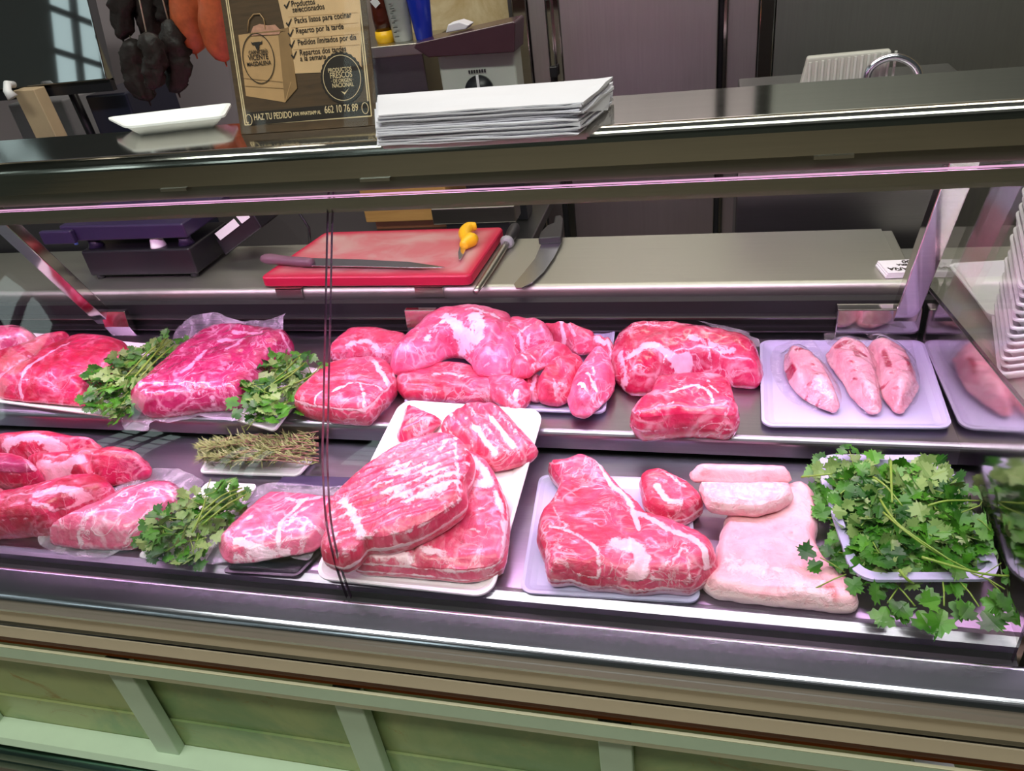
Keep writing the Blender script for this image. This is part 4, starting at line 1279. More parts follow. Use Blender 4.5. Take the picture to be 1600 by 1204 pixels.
# bull head emblem
u, v = suv(404, 71)
bh = [(0, -0.006), (0.0022, -0.003), (0.003, 0.0005), (0.0065, 0.001), (0.0075, 0.0045), (0.0055, 0.003), (0.003, 0.0035), (-0.003, 0.0035), (-0.0055, 0.003), (-0.0075, 0.0045), (-0.0065, 0.001), (-0.003, 0.0005), (-0.0022, -0.003)]
spoly([(u + a0, v + b0) for a0, b0 in bh], 0.0030, 0.0003, MT['psr_ink'], 'bull_head_emblem')
LN = [('Productos', 457, 11), ('seleccionados', 459, 20), ('Packs listos para cocinar', 462, 37), ('Reparto por la tarde', 464, 53), ('Pedidos limitados por día', 467, 71), ('Repartos dos tardes', 470, 87), ('a la semana', 471, 96)]
for body, x, y in LN:
    stext(body, x, y, 0.0086, MT['psr_ink'], 'LEFT', 0.0026, 0.84, 0.00006)
for x, y in ((451, 10), (454, 38), (457, 54), (459, 71), (462, 88)):
    u, v = suv(x, y)
    spoly([(u - 0.0045, v + 0.001), (u - 0.003, v + 0.0022), (u - 0.0016, v - 0.0002), (u + 0.0030, v + 0.0055), (u + 0.0036, v + 0.0050), (u - 0.0012, v - 0.0026), (u - 0.0020, v - 0.0026)], 0.0026, 0.0003, MT['psr_ink'], 'check_mark')
rl = MB()
for x0_, y0_, x1_, y1_ in ((452, 27, 560, 20), (456, 44, 560, 36), (458, 61, 562, 53), (460, 78, 563, 70)):
    P = [SB_ + SU * u + SV * v + SN * 0.0022 for u, v in uvline(*suv(x0_, y0_), *suv(x1_, y0_ + (y1_ - y0_)), 0.0005, 0, None, '')]
    rl.prism([tuple(q) for q in P], tuple(SN * 0.0002))
rl.build('ruled_lines', MT['psr_kraft'], psr)
cu2, cv2 = suv(536, 122)
vs = [(cu2 + 0.0268 * (1 + (0.02 if k % 2 else -0.02)) * math.cos(2 * math.pi * k / 56), cv2 + 0.0278 * (1 + (0.02 if k % 2 else -0.02)) * math.sin(2 * math.pi * k / 56)) for k in range(56)]
spoly(vs, 0.0024, 0.0004, MT['psr_ink'], 'badge')
ring_uv(cu2, cv2, 0.0235, 0.0243, 0.0007, 0.0030, MT['psr_light'], 'badge_ring')
for body, y, s_, dx in (('PRODUCTOS', 112, 0.0062, -3), ('FRESCOS', 121.5, 0.0088, -1), ('· DE ORIGEN ·', 128.5, 0.0056, 1), ('NACIONAL', 136, 0.0066, 2)):
    stext(body, 536 + dx, y, s_, MT['psr_light'], 'CENTER', 0.0031, 0.80, 0.00006, rot=math.radians(0))
u, v = suv(540, 145)
spoly([(u - 0.004, v + 0.002), (u, v - 0.002), (u + 0.006, v + 0.004), (u + 0.0004, v + 0.0002)], 0.0030, 0.0003, MT['psr_light'], 'badge_leaf')
spx([(388, 176), (578, 158), (580, 180), (391, 196)], 0.0018, 0.0004, MT['psr_ink'], 'banner')
stext('HAZ TU PEDIDO', 399, 188, 0.0104, MT['psr_light'], 'LEFT', 0.0026, 0.66, 0.0001)
stext('POR WHATSAPP AL', 460, 181, 0.0056, MT['psr_light'], 'LEFT', 0.0026, 0.74, 0.0001)
stext('662 10 76 89', 509, 177, 0.0116, MT['psr_light'], 'LEFT', 0.0026, 0.70, 0.0001)
for x, y in ((391, 187), (572, 169)):
    u, v = suv(x, y); ring_uv(u, v, 0.004, 0.006, 0.0008, 0.0025, MT['psr_light'], 'corner_ornament')
# clear stand
a0, a1 = W0 - 0.001, suv(598, 190)[0]
spoly([(a0, -0.0), (a1, -0.0), (a1, Ht + 0.004), (a0, Ht + 0.004)], 0.0042, 0.002, MT['acrylic'], 'clear_sleeve')
foot = [SB_ + SU * a0, SB_ + SU * a1]
MB().box(a0 + SB_[0], a1 + SB_[0], SB_[1] - 0.060, SB_[1] - 0.004, topz + 0.0003, topz + 0.0022).build('clear_foot', MT['acrylic'], psr)

# =================================================================== ON THE WORKTOP
# cutting board
bz = 1.0226
bc_ = [PZ(405, 433, bz)[:2], PZ(734, 430, bz)[:2], PZ(787, 354, bz)[:2], PZ(508, 362, bz)[:2]]
NU, NV = 40, 26; sfc = Surf(0, 0, 0)
mb = MB(); vs = []; worn = []; fs = []
inset = [(0.0, 0.0035), (0.0, 0.0195), (0.0025, bz - 1.0 - 0.0006)]
rings = [rr_ring(bc_, i, 0.012, 1.0 + z, sfc) for i, z in ((0.002, 0.0028), (0.0, 0.005), (0.0, 0.0195), (0.0018, 0.0220))]
per = 28
for r_ in rings: vs += r_; worn += [0.0] * per
for i in range(3):
    for k in range(per): fs.append((i * per + k, i * per + (k + 1) % per, (i + 1) * per + (k + 1) % per, (i + 1) * per + k))
fs.append(tuple(range(per))[::-1])
ringt = np.array(rings[-1])[:, :2]
mn, mx = ringt.min(0), ringt.max(0)
gx, gy = np.meshgrid(np.arange(mn[0], mx[0], 0.006), np.arange(mn[1], mx[1], 0.006)); G = np.stack([gx.ravel(), gy.ravel()], 1)
lp = np.vstack([ringt, ringt[:1]]); G = G[inside(G, ringt)]; G = G[seg_dist(G, lp) > 0.003]
vo, _, fo, _, _, _ = delaunay_2d_cdt([Vector(q) for q in ringt] + [Vector(q) for q in G], [(i, (i + 1) % per) for i in range(per)], [list(range(per))], 1, 1e-7)
k0 = len(vs)
for q in vo:
    d_ = seg_dist(np.array([[q.x, q.y]]), lp)[0]
    vs.append((q.x, q.y, 1.0 + 0.0220 + 0.0006 * min(1, d_ / 0.004)))
    worn.append(min(1, max(0, (d_ - 0.004) / 0.02)) * (0.75 + 0.5 * noise.noise(Vector((q.x * 12, q.y * 20, 1)))))
fs += [tuple(i + k0 for i in f) for f in fo]
me = bpy.data.meshes.new('cutting_board'); me.from_pydata([tuple(map(float, q)) for q in vs], [], fs)
at_ = me.attributes.new('worn', 'FLOAT', 'POINT'); at_.data.foreach_set('value', worn)
bm = bmesh.new(); bm.from_mesh(me); bmesh.ops.remove_doubles(bm, verts=bm.verts, dist=0.0001); bmesh.ops.recalc_face_normals(bm, faces=bm.faces); bm.to_mesh(me); bm.free()
tag(link('cutting_board', me, MT['board']), 'thick red plastic cutting board, worn pale on top, on the worktop', 'cutting board')


def blade(name, top_line, bot_line, z, th, mat, parent):
    """blade outline given by image points of its back and of its edge, lying at height z"""
    a = [PZ(x, y, z) for x, y in top_line]; b2 = [PZ(x, y, z) for x, y in bot_line]
    P = [tuple(q) for q in a] + [tuple(q) for q in b2[::-1]]
    return MB().prism(P, (0, 0, th)).build(name, mat, parent, bevel=0.0003)


def handle(name, path, rad, mat, parent):
    P = [tuple(PZ(x, y, z)) for x, y, z in path]
    P = [tuple(q) for q in smooth_open(P, 4)]
    n = len(P); rs = list(np.interp(np.linspace(0, 1, n), np.linspace(0, 1, len(rad)), rad))
    return MB().tube(P, rs, 14).build(name, mat, parent)


zb = bz + 0.001
kn = empty('slicing_knife', tuple(PZ(490, 410, zb)), 'long slicing knife with a pinkish brown handle across the red board', 'knife')
handle('handle', [(409, 404, zb + .011), (430, 405, zb + .010), (460, 408, zb + .010), (488, 410, zb + .010)], [0.006, 0.011, 0.0095, 0.0085, 0.0095, 0.008], MT['handle'], kn)
blade('blade', [(487, 404), (560, 406), (640, 410), (695, 418)], [(487, 416), (560, 417), (640, 419), (690, 419)], zb + 0.006, 0.0016, MT['chrome'], kn)
yk = empty('boning_knife', tuple(PZ(728, 385, zb)), 'small boning knife with a bright yellow handle near the back of the red board', 'knife')
handle('handle', [(744, 353, zb + .013), (732, 356, zb + .013), (726, 364, zb + .012), (729, 373, zb + .012), (736, 374, zb + .012), (729, 379, zb + .011), (724, 384, zb + .010)], [0.007, 0.011, 0.012, 0.010, 0.014, 0.012, 0.008], MT['yellow'], yk)
blade('blade', [(720, 381), (716, 395), (717, 406)], [(729, 382), (727, 393), (720, 406)], zb + 0.004, 0.0016, MT['chrome'], yk)
zs = 1.001
ss = empty('sharpening_steel', tuple(PZ(790, 385, zs)), 'sharpening steel rod with a grey handle lying right of the red board', 'sharpening steel')
handle('handle', [(806, 352, zs + .012), (801, 363, zs + .012), (794, 376, zs + .011)], [0.006, 0.011, 0.0115, 0.010, 0.009], MT['handle_black'], ss)
handle('guard', [(794, 375, zs + .011), (791, 381, zs + .010)], [0.009, 0.014, 0.010], MT['grey'], ss)
handle('rod', [(791, 381, zs + .0095), (768, 418, zs + .0075), (743, 456, zs + .006)], [0.0062, 0.006, 0.005], MT['steel'], ss)
bk = empty('butcher_knife', tuple(PZ(850, 385, zs)), 'broad curved butcher knife with a black handle on the bare worktop', 'knife')
hb = [tuple(PZ(x, y, zs + 0.004)) for x, y in ((868, 347), (878, 346), (881, 352), (880, 366), (878, 380), (842, 383), (846, 372), (856, 362), (866, 358))]
MB().prism(hb, (0, 0, 0.014)).build('handle', MT['handle_black'], bk, bevel=0.003)
blade('blade', [(846, 382), (836, 405), (820, 425), (803, 445), (806, 451)], [(877, 380), (866, 402), (850, 425), (832, 442), (815, 451)], zs + 0.004, 0.0018, MT['chrome'], bk)

# price card stack
pc = empty('price_cards', tuple(PZ(1405, 418, 1.0)), 'small stack of white price cards at the right end of the worktop', 'price card')
q = [PZ(x, y, 1.010)[:2] for x, y in ((1385, 426), (1442, 424), (1446, 404), (1369, 407))]
for k in range(3):
    MB().prism([(a0[0] + 0.0012 * k, a0[1], 1.0008 + k * 0.0031) for a0 in q], (0, 0, 0.0028)).build('card', MT['white'], pc)
for body, x, y, s_ in (('PICAÑA', 1441, 417, 0.0135), ('TERNERA', 1441, 411.5, 0.0085), ('20,00', 1441, 406, 0.0135)):
    text_obj('lettering', body, tuple(PZ(x, y, 1.0104)), s_, MT['psr_ink'], pc, (-1, 0.0, 0), (0, -1, 0), 'LEFT', 0.0001, 1.0, 0.0003)

# scale
sc = empty('counter_scale', (-1.15, 1.28, 1.0), 'black and purple counter scale with a tilted display at the left of the worktop', 'scale')
MB().box(-1.215, -0.965, 1.190, 1.330, 1.008, 1.062).build('base_box', MT['black'], sc, bevel=0.004)
for x in (-1.20, -0.98):
    for y in (1.20, 1.32): MB().lathe([(0, 0), (0.008, 0), (0.008, 0.009), (0, 0.009)], (x, y, 1.0), 12).build('foot', MT['rubber'], sc)
for x in (-1.195, -0.985): MB().lathe([(0, 0), (0.016, 0), (0.012, 0.008), (0.012, 0.022), (0, 0.022)], (x, 1.215, 1.0625), 18).build('riser', MT['purple_dark'], sc)
MB().prism([(-1.235, 1.185, 1.085), (-0.955, 1.185, 1.085), (-0.955, 1.185, 1.114), (-1.235, 1.185, 1.118)], (0, 0.17, 0)).build('platform', MT['purple_dark'], sc, bevel=0.004)
MB().box(-1.275, -1.200, 1.172, 1.184, 1.085, 1.112).build('front_tab', MT['purple_dark'], sc, bevel=0.003)
u_ = np.array([0.115, 0.0, 0.055]); 
dsp = MB().prism([(-0.945, 1.25, 1.055), (-0.935, 1.25, 1.02), (-0.835, 1.25, 1.075), (-0.845, 1.25, 1.108)], (0, 0.10, 0)).build('display', MT['black'], sc, bevel=0.003)
for u0, u1 in ((0.0, 0.06), (0.068, 0.092)):
    bx = np.array([-0.940, 1.2485, 1.068]); d_ = np.array([0.878, 0, 0.479]); w2 = np.array([0.479, 0, -0.878]) * 0.016
    MB().prism([tuple(bx + d_ * u0), tuple(bx + d_ * u1), tuple(bx + d_ * u1 + w2), tuple(bx + d_ * u0 + w2)], (0, -0.001, 0)).build('sticker', MT['white'], dsp)
MB().tube([(-0.85, 1.33, 1.09), (-0.80, 1.335, 1.08), (-0.785, 1.335, 1.04), (-0.79, 1.33, 1.004)], 0.003, 8).build('cable', MT['black'], sc)
cp = MB().lathe([(0, 0), (0.0155, 0), (0.0145, 0.003), (0.0095, 0.026), (0.008, 0.028), (0, 0.028)], (-1.043, 1.185 + 0.022, 1.0622), 24)
cp.build('white_cap', MT['white'], sc)
# dark boxes left of the scale
tag(MB().box(-1.78, -1.34, 1.36, 1.50, 0.776, 1.075).build('dark_crate', MT['rubber'], bevel=0.004), 'dark crate at the far left behind the worktop', 'crate')
tag(MB().tube([(-1.345, 1.33, 1.085), (-1.325, 1.30, 1.050), (-1.318, 1.29, 1.038)], 0.004, 8).build('blue_pen', plain('pen_blue', (0.08, 0.12, 0.55), 0.3)), 'blue pen leaning at the left of the scale', 'pen')

# foam trays beyond the end glass
zz0 = 0.9355
nbS = Surf(0, 0, zz0)
t0 = tray('foam_tray', [(1560, 585), (1760, 560), (1700, 468), (1549, 488)], nbS, depth=0.020, flare=0.012, rad=0.012, mat=MT['foam'])
bxr = -t0.location.x + 0
tag(t0, 'white foam tray at the very bottom of the tall tray stack', 'tray', 'stacked foam trays beyond the end glass')
for k in range(1, 27):
    c_ = t0.copy(); COL.objects.link(c_)
    c_.location = (t0.location.x - 0.0 + 0.0015 * math.sin(k * 2.1), t0.location.y + 0.001 * math.cos(k * 1.7), t0.location.z + k * 0.0112)
    c_['label'] = 'white foam tray in the tall stack beyond the end glass' if k < 26 else 'white foam tray on the very top of the tall stack'
tag(tray('foam_tray', [(1545, 492), (1640, 488), (1640, 402), (1481, 411)], nbS, depth=0.022, flare=0.012, rad=0.012, mat=MT['foam']),
    'single white foam tray lying on the side counter behind the tall stack', 'tray', 'foam trays on the side counter')

# =================================================================== FOOD, UPPER SHELF
def cv(pts, ox, oy, k):
    return [(ox + x * k, oy + y * k) for x, y in pts]


c7 = lambda *p: cv(p, 0, 470, 0.325)
c8 = lambda *p: cv(p, 0, 650, 0.35)
b1 = lambda *p: cv(p, 440, 460, 0.325)
b2_ = lambda *p: cv(p, 480, 600, 0.2825)
b3 = lambda *p: cv(p, 780, 680, 0.3625)
b4 = lambda *p: cv(p, 940, 480, 0.4125)
b5 = lambda *p: cv(p, 1220, 680, 0.2492)

SH = shelf.up(0.0008); DK = deck.up(0.0008)
TF = 0.0045     # tray floor thickness


def piece(name, label, cat, group=None, **kw):
    o = lump(name, **kw)
    return tag(o, label, cat, group)


# --- left: beef on a white tray
tray('foam_tray', [(-70, 618), (186, 652), (247, 538), (10, 516)], SH, 0.010, 0.012, 0.016, label='white foam tray under the bright red beef at the left end of the upper shelf')
S1 = SH.up(TF)
piece('beef_piece', 'large glossy bright red beef piece on the upper shelf left of the dark parsley', 'meat', 'red beef on the upper shelf',
      outline=[(0, 618), (12, 600), (38, 576), (70, 552), (100, 532), (135, 520), (170, 520), (195, 530), (207, 548), (203, 566), (190, 584), (165, 592), (148, 605), (142, 625), (128, 633), (90, 630), (40, 625)],
      surf=S1, h=0.046, mat=MT['beef'], e=0.30, w=0.045, fat=[([(20, 600), (60, 568), (95, 548), (110, 540)], 0.008, 0.8), ([(110, 590), (135, 578), (150, 595)], 0.009, 0.55), ([(180, 570), (160, 575)], 0.006, .5)],
      crease=[([(70, 590), (100, 600), (140, 600)], 0.006, 0.006)], wob=0.16, seed=1)
piece('beef_piece', 'long bright red beef strip with a raised tip behind the large beef piece', 'meat', 'red beef on the upper shelf',
      outline=[(-40, 606), (-10, 566), (20, 547), (60, 532), (88, 519), (104, 514), (108, 521), (92, 534), (74, 550), (45, 572), (18, 594), (2, 610), (-25, 616)],
      surf=S1, h=0.040, mat=MT['beef'], e=0.35, w=0.03, fat=[([(-10, 585), (30, 560), (60, 545), (85, 535)], 0.012, 0.85)], wob=0.15, seed=2)
piece('beef_piece', 'dull pink beef lump at the far left end of the upper shelf', 'meat', 'red beef on the upper shelf',
      outline=[(-40, 530), (-5, 512), (20, 506), (38, 507), (52, 517), (56, 526), (44, 540), (20, 546), (-5, 558), (-40, 566)],
      surf=SH, h=0.050, mat=MT['pork_vac'], e=0.35, w=0.04, tint=[([(-20, 530), (30, 525)], 0.03, 0.5)], seed=3)

# --- vacuum pack of beef
vm = c7((990, 130), (1080, 100), (1180, 105), (1300, 122), (1370, 135), (1388, 180), (1320, 260), (1235, 390), (1155, 500), (1010, 512), (860, 540), (720, 552), (650, 505), (672, 470), (735, 390), (800, 310), (900, 200))
vf = c7((590, 540), (597, 615), (660, 628), (712, 628), (730, 580), (840, 585), (960, 560), (1060, 570), (1132, 580), (1180, 500), (1260, 400), (1340, 280), (1412, 175), (1400, 52), (1340, 92), (1200, 112), (1090, 90), (1030, 70), (905, 100), (850, 200), (760, 310), (665, 430))
vp1 = empty('vacuum_pack', tuple(SH.hit(325, 590)), 'vacuum packed dark red marbled beef slab with clear film edges on the upper shelf', 'vacuum packed meat')
lump('beef', vm, SH, 0.050, MT['beef_vac'], vp1, e=0.62, w=0.030, lift=0.003, wob=0.10, lean=(0.85, 0.15),
     fat=[(c7((1130, 160), (1250, 160)), 0.010, 0.9), (c7((1060, 200), (1170, 200), (1100, 250)), 0.011, 0.75), (c7((990, 250), (920, 330), (880, 360)), 0.009, 0.8), (c7((740, 395), (900, 400), (1060, 440)), 0.004, 0.6),
          (c7((930, 380), (960, 470)), 0.003, 0.7), (c7((1350, 150), (1370, 180)), 0.005, 0.9), (c7((1210, 350), (1100, 400), (1040, 440)), 0.005, 0.55), (c7((980, 130), (860, 260), (740, 380)), 0.004, 0.5)],
     crease=[(c7((700, 410), (900, 415), (1080, 445)), 0.005, 0.004)], seed=4)
film_sheet('plastic_film', vf, SH, vp1, MT['film'], h=0.004, wave=0.004, core=footprint(vm, SH, 0.05, (0.85, 0.15), 4), core_h=0.0, seed=1)

# --- parsley on shelf at left
herb('parsley_bunch', 'dark green parsley bunch between the red beef and the vacuum packed slab', 'parsley',
     [(140, 640), (142, 600), (165, 575), (195, 555), (245, 530), (268, 528), (262, 550), (235, 585), (205, 625), (180, 650), (150, 652)], SH.up(0.006), 0.042, 95, 0.028,
     [([(200, 600, .03), (235, 560, .04), (268, 530, .035)], 0.0016), ([(205, 595, .04), (240, 555, .045), (262, 525, .04)], 0.0015), ([(195, 590, .04), (232, 550, .05), (258, 530, .045)], 0.0015), ([(210, 600, .03), (245, 562, .045), (273, 538, .035)], 0.0014)], 11)
# --- parsley on its small tray
tray('serving_tray', [(366, 655), (429, 673), (503, 577), (447, 566)], SH, 0.008, 0.010, 0.008, mat=MT['white'], label='small white rectangular tray on the upper shelf under a parsley bunch')
herb('parsley_bunch', 'bright parsley bunch with thin stems on the small white upper shelf tray', 'parsley',
     [(385, 640), (382, 605), (398, 575), (420, 556), (455, 556), (480, 560), (476, 590), (460, 625), (440, 655), (405, 662)], SH.up(TF), 0.036, 82, 0.028,
     [([(420, 600, .03), (450, 575, .05), (470, 553, .07)], 0.0013), ([(430, 610, .03), (480, 590, .04), (503, 570, .045)], 0.0012), ([(425, 605, .03), (455, 585, .05), (478, 565, .05)], 0.0014), ([(410, 610, .03), (440, 590, .045), (474, 570, .05)], 0.0013)], 12,
     free=[(468, 560, .07, 0, -8, 0.018), (495, 574, .04, 7, -3, 0.016), (415, 575, .03, 2, -10, 0.02)])

# --- pork loin piece, left of centre
piece('pork_loin', 'pale pink pork loin block behind, right of the glass seam', 'meat', 'pork loin blocks right of the glass seam',
      outline=[(550, 515), (593, 515), (636, 528), (633, 546), (620, 572), (577, 568), (524, 568), (521, 553), (536, 530)], surf=SH, h=0.040, mat=MT['pork'], e=0.7, w=0.02,
      fat=[([(545, 540), (575, 535), (590, 545)], 0.012, 0.7), ([(540, 560), (580, 552)], 0.006, 0.6)], edge_fat=0.4, seed=5)
piece('pork_loin', 'white veined pork loin block at the shelf edge right of the glass seam', 'meat', 'pork loin blocks right of the glass seam',
      outline=[(511, 576), (545, 566), (580, 561), (604, 568), (619, 590), (616, 608), (602, 629), (585, 654), (574, 664), (537, 661), (502, 656), (468, 643), (470, 630), (490, 605)], surf=SH, h=0.044, mat=MT['pork_cut'], e=0.80, w=0.016, lift=0.0,
      fat=[(b1((250, 480), (330, 440), (400, 430), (480, 450)), 0.005, 0.8), (b1((440, 320), (480, 380), (520, 430)), 0.008, 0.8), (b1((380, 440), (400, 500), (380, 560)), 0.006, 0.7), (b1((420, 500), (450, 560)), 0.006, .6), (b1((540, 350), (530, 450), (440, 600)), 0.005, .7), (b1((210, 470), (120, 540)), .003, .8)],
      crease=[(b1((180, 428), (330, 412), (450, 428), (545, 440)), 0.004, 0.007)], bands=[(0, .9), (.12, .4), (.2, .05), (.75, .05), (.9, .7), (1, .7)], seed=6)

# --- tray of shoulder and trimmings
tray('serving_tray', [(629, 633), (946, 645), (962, 508), (680, 500)], SH, 0.009, 0.010, 0.014, mat=MT['plastic_tray'], label='milky plastic tray on the upper shelf under the big heap of pork shoulder')
S2 = SH.up(TF)
G2 = 'pork pieces heaped on the middle of the upper shelf'
piece('pork_shoulder', 'lower red pork layer peeking out under the arch of the big silvery shoulder', 'meat', G2,
      outline=b1((565, 400), (560, 440), (600, 500), (700, 508), (880, 522), (1030, 522), (1050, 470), (980, 380), (860, 330), (700, 340)), surf=S2, h=0.034, mat=MT['pork_cut'], e=0.6, w=0.02,
      fat=[(b1((740, 390), (800, 385), (900, 400)), 0.006, .7), (b1((620, 450), (700, 440)), 0.004, .5)], crease=[(b1((600, 420), (740, 430), (840, 460)), 0.005, 0.008), (b1((860, 400), (960, 470)), 0.004, 0.006)], seed=7)
piece('pork_shoulder', 'biggest arched pork shoulder with shiny white silverskin in the middle of the upper shelf', 'meat', G2,
      outline=b1((560, 392), (535, 345), (572, 280), (640, 195), (695, 130), (780, 78), (900, 54), (1000, 70), (1110, 110), (1125, 200), (1130, 320), (1110, 400), (1000, 412), (950, 405), (920, 335), (870, 285), (790, 285), (730, 335), (640, 372)),
      surf=S2, h=0.052, lift=0.026, mat=MT['silver'], e=0.35, w=0.045, wob=0.14, lean=(0.6, 0.0),
      fat=[(b1((800, 130), (870, 180), (950, 200), (930, 130)), 0.020, 0.95), (b1((600, 320), (690, 290), (760, 250)), 0.014, 0.8), (b1((900, 90), (1040, 120)), 0.010, 0.8), (b1((700, 200), (780, 150)), 0.012, 0.6), (b1((870, 270), (940, 350), (960, 400)), 0.004, 0.9)],
      tint=[(b1((1030, 250), (1090, 350)), 0.02, 0.3)], bumps=[(b1((780, 150), (900, 120), (980, 150)), 0.03, 0.008)], crease=[(b1((1020, 270), (1040, 200), (1080, 140)), 0.006, 0.009), (b1((640, 290), (760, 240), (900, 250)), 0.006, 0.003)], seed=8)
cp_ = [('pork_chunk', 'pork chunk hanging over the front edge right of the arch', ((985, 420), (1100, 385), (1180, 430), (1188, 510), (1145, 562), (1090, 556), (1040, 520), (1000, 480)), 0.032, 0.004, 'pork', .7),
       ('pork_chunk', 'pork lump with a white tendon near the top right of the big shoulder', ((1045, 200), (1090, 120), (1140, 110), (1225, 125), (1290, 175), (1285, 240), (1200, 268), (1130, 292), (1050, 272)), 0.038, 0.028, 'silver', .45),
       ('pork_chunk', 'reddish pork chunk at the back under the top white tray edge', ((1245, 138), (1320, 135), (1400, 147), (1510, 205), (1495, 270), (1430, 288), (1370, 240), (1280, 190)), 0.036, 0.012, 'pork', .4),
       ('pork_chunk', 'curled pork strip crossing the middle of the heap', ((1110, 375), (1125, 320), (1180, 275), (1240, 245), (1330, 230), (1388, 255), (1340, 310), (1240, 345), (1190, 395), (1130, 405)), 0.030, 0.030, 'pork', .5),
       ('pork_chunk', 'silvery pink pork chunk between the curled strip and the long piece', ((1240, 440), (1270, 360), (1370, 280), (1440, 290), (1452, 340), (1410, 400), (1395, 490), (1330, 535), (1250, 518), (1232, 470)), 0.044, 0.001, 'pork_cut', .45),
       ('pork_chunk', 'pork piece low at the heap front between chunk and strip', ((1120, 420), (1200, 380), (1250, 390), (1240, 460), (1235, 520), (1190, 500)), 0.028, 0.0, 'beef', .5),
       ('pork_chunk', 'small pork end behind the long right piece', ((1480, 205), (1580, 200), (1600, 260), (1592, 330), (1545, 290), (1480, 255)), 0.032, 0.008, 'pork', .4),
       ('pork_tenderloin', 'long rounded pork piece overhanging the tray front at the right of the heap', ((1383, 500), (1408, 400), (1450, 320), (1490, 265), (1560, 268), (1592, 320), (1588, 430), (1560, 485), (1510, 545), (1460, 592), (1410, 578)), 0.040, 0.006, 'silver', .35)]
for i, (nm, lb, ol, hh, lf, mt_, ee) in enumerate(cp_):
    o_ = b1(*ol); cxx = sum(q[0] for q in o_) / len(o_); cyy = sum(q[1] for q in o_) / len(o_)
    rs_ = random.Random(i + 5); fl = []
    for _ in range(3):
        an = rs_.uniform(0, 3.1); L_ = rs_.uniform(8, 20); dx, dy = rs_.uniform(-12, 12), rs_.uniform(-12, 12)
        fl.append(([(cxx + dx - L_ * math.cos(an), cyy + dy - L_ * math.sin(an)), (cxx + dx + L_ * math.cos(an), cyy + dy + L_ * math.sin(an) * .7)], rs_.uniform(0.004, 0.008), rs_.uniform(.5, .9)))
    crs = [([(cxx - 18 * math.cos(q_), cyy - 18 * math.sin(q_) + r2_), (cxx + 18 * math.cos(q_), cyy + 18 * math.sin(q_) + r2_)], 0.0035, 0.006) for q_, r2_ in ((rs_.uniform(-.6, .6), 5), (rs_.uniform(0.8, 2.2), -3))]
    piece(nm, lb, 'meat', G2, outline=o_, surf=S2, h=hh, lift=lf, mat=MT[mt_], e=ee, w=0.022, fat=fl, crease=crs, wob=0.22, wobs=34, seed=20 + i, res=0.0036)

# --- neck roast and its red neighbour
nk = empty('wrapped_roast', tuple(SH.hit(1070, 590)), 'large film wrapped pork neck with white fat streaks left of the three wrapped bones', 'wrapped meat')
nko = b4((48, 125), (90, 78), (160, 52), (280, 58), (420, 88), (540, 122), (588, 160), (602, 230), (598, 275), (580, 300), (500, 292), (420, 250), (300, 250), (230, 292), (180, 335), (112, 338), (60, 275), (38, 195))
lump('meat', nko, SH, 0.058, MT['neck'], nk, e=0.40, w=0.045, wob=0.10, lean=(0.7, 0.02),
     fat=[(b4((110, 180), (180, 150), (260, 165), (330, 160)), 0.012, 0.95), (b4((60, 100), (160, 80), (260, 90)), 0.006, 0.6), (b4((330, 120), (420, 140), (500, 160)), 0.009, 0.75), (b4((200, 230), (300, 200), (400, 210), (560, 260)), 0.009, 0.9), (b4((90, 220), (70, 160)), 0.008, 0.7), (b4((420, 180), (400, 130)), .006, .6)],
     tint=[(b4((100, 250), (130, 300)), 0.02, .5)], seed=9)
film_sheet('plastic_film', b4((560, 110), (560, 100), (520, 90), (420, 70), (300, 50), (180, 42), (150, 52), (300, 62), (420, 90), (520, 118), (590, 155), (596, 130)), SH.up(0.03), nk, MT['film'], h=0.002, wave=0.003, res=0.006, seed=3)
piece('beef_roast', 'bright red roast with a cut face standing in front of the wrapped neck', 'meat',
      outline=b4((215, 262), (330, 236), (430, 240), (482, 272), (492, 330), (500, 395), (514, 450), (490, 497), (400, 487), (300, 484), (200, 500), (150, 503), (118, 462), (140, 405), (188, 345), (200, 290)), surf=SH, h=0.052, mat=MT['neck'], e=0.80, w=0.022, lean=(0.95, 0.05),
      fat=[(b4((260, 330), (330, 310), (400, 330), (420, 370)), 0.006, 0.8), (b4((400, 290), (440, 340)), 0.005, 0.8), (b4((230, 380), (280, 370)), 0.004, .7)], bands=[(0, .3), (.1, .0), (.42, .0), (.5, .6), (.58, .0), (.9, .1), (1, .6)],
      crease=[(b4((150, 440), (280, 430), (480, 450)), 0.006, 0.003)], tint=[(b4((330, 350), (360, 380)), 0.01, 0.5)], seed=10)

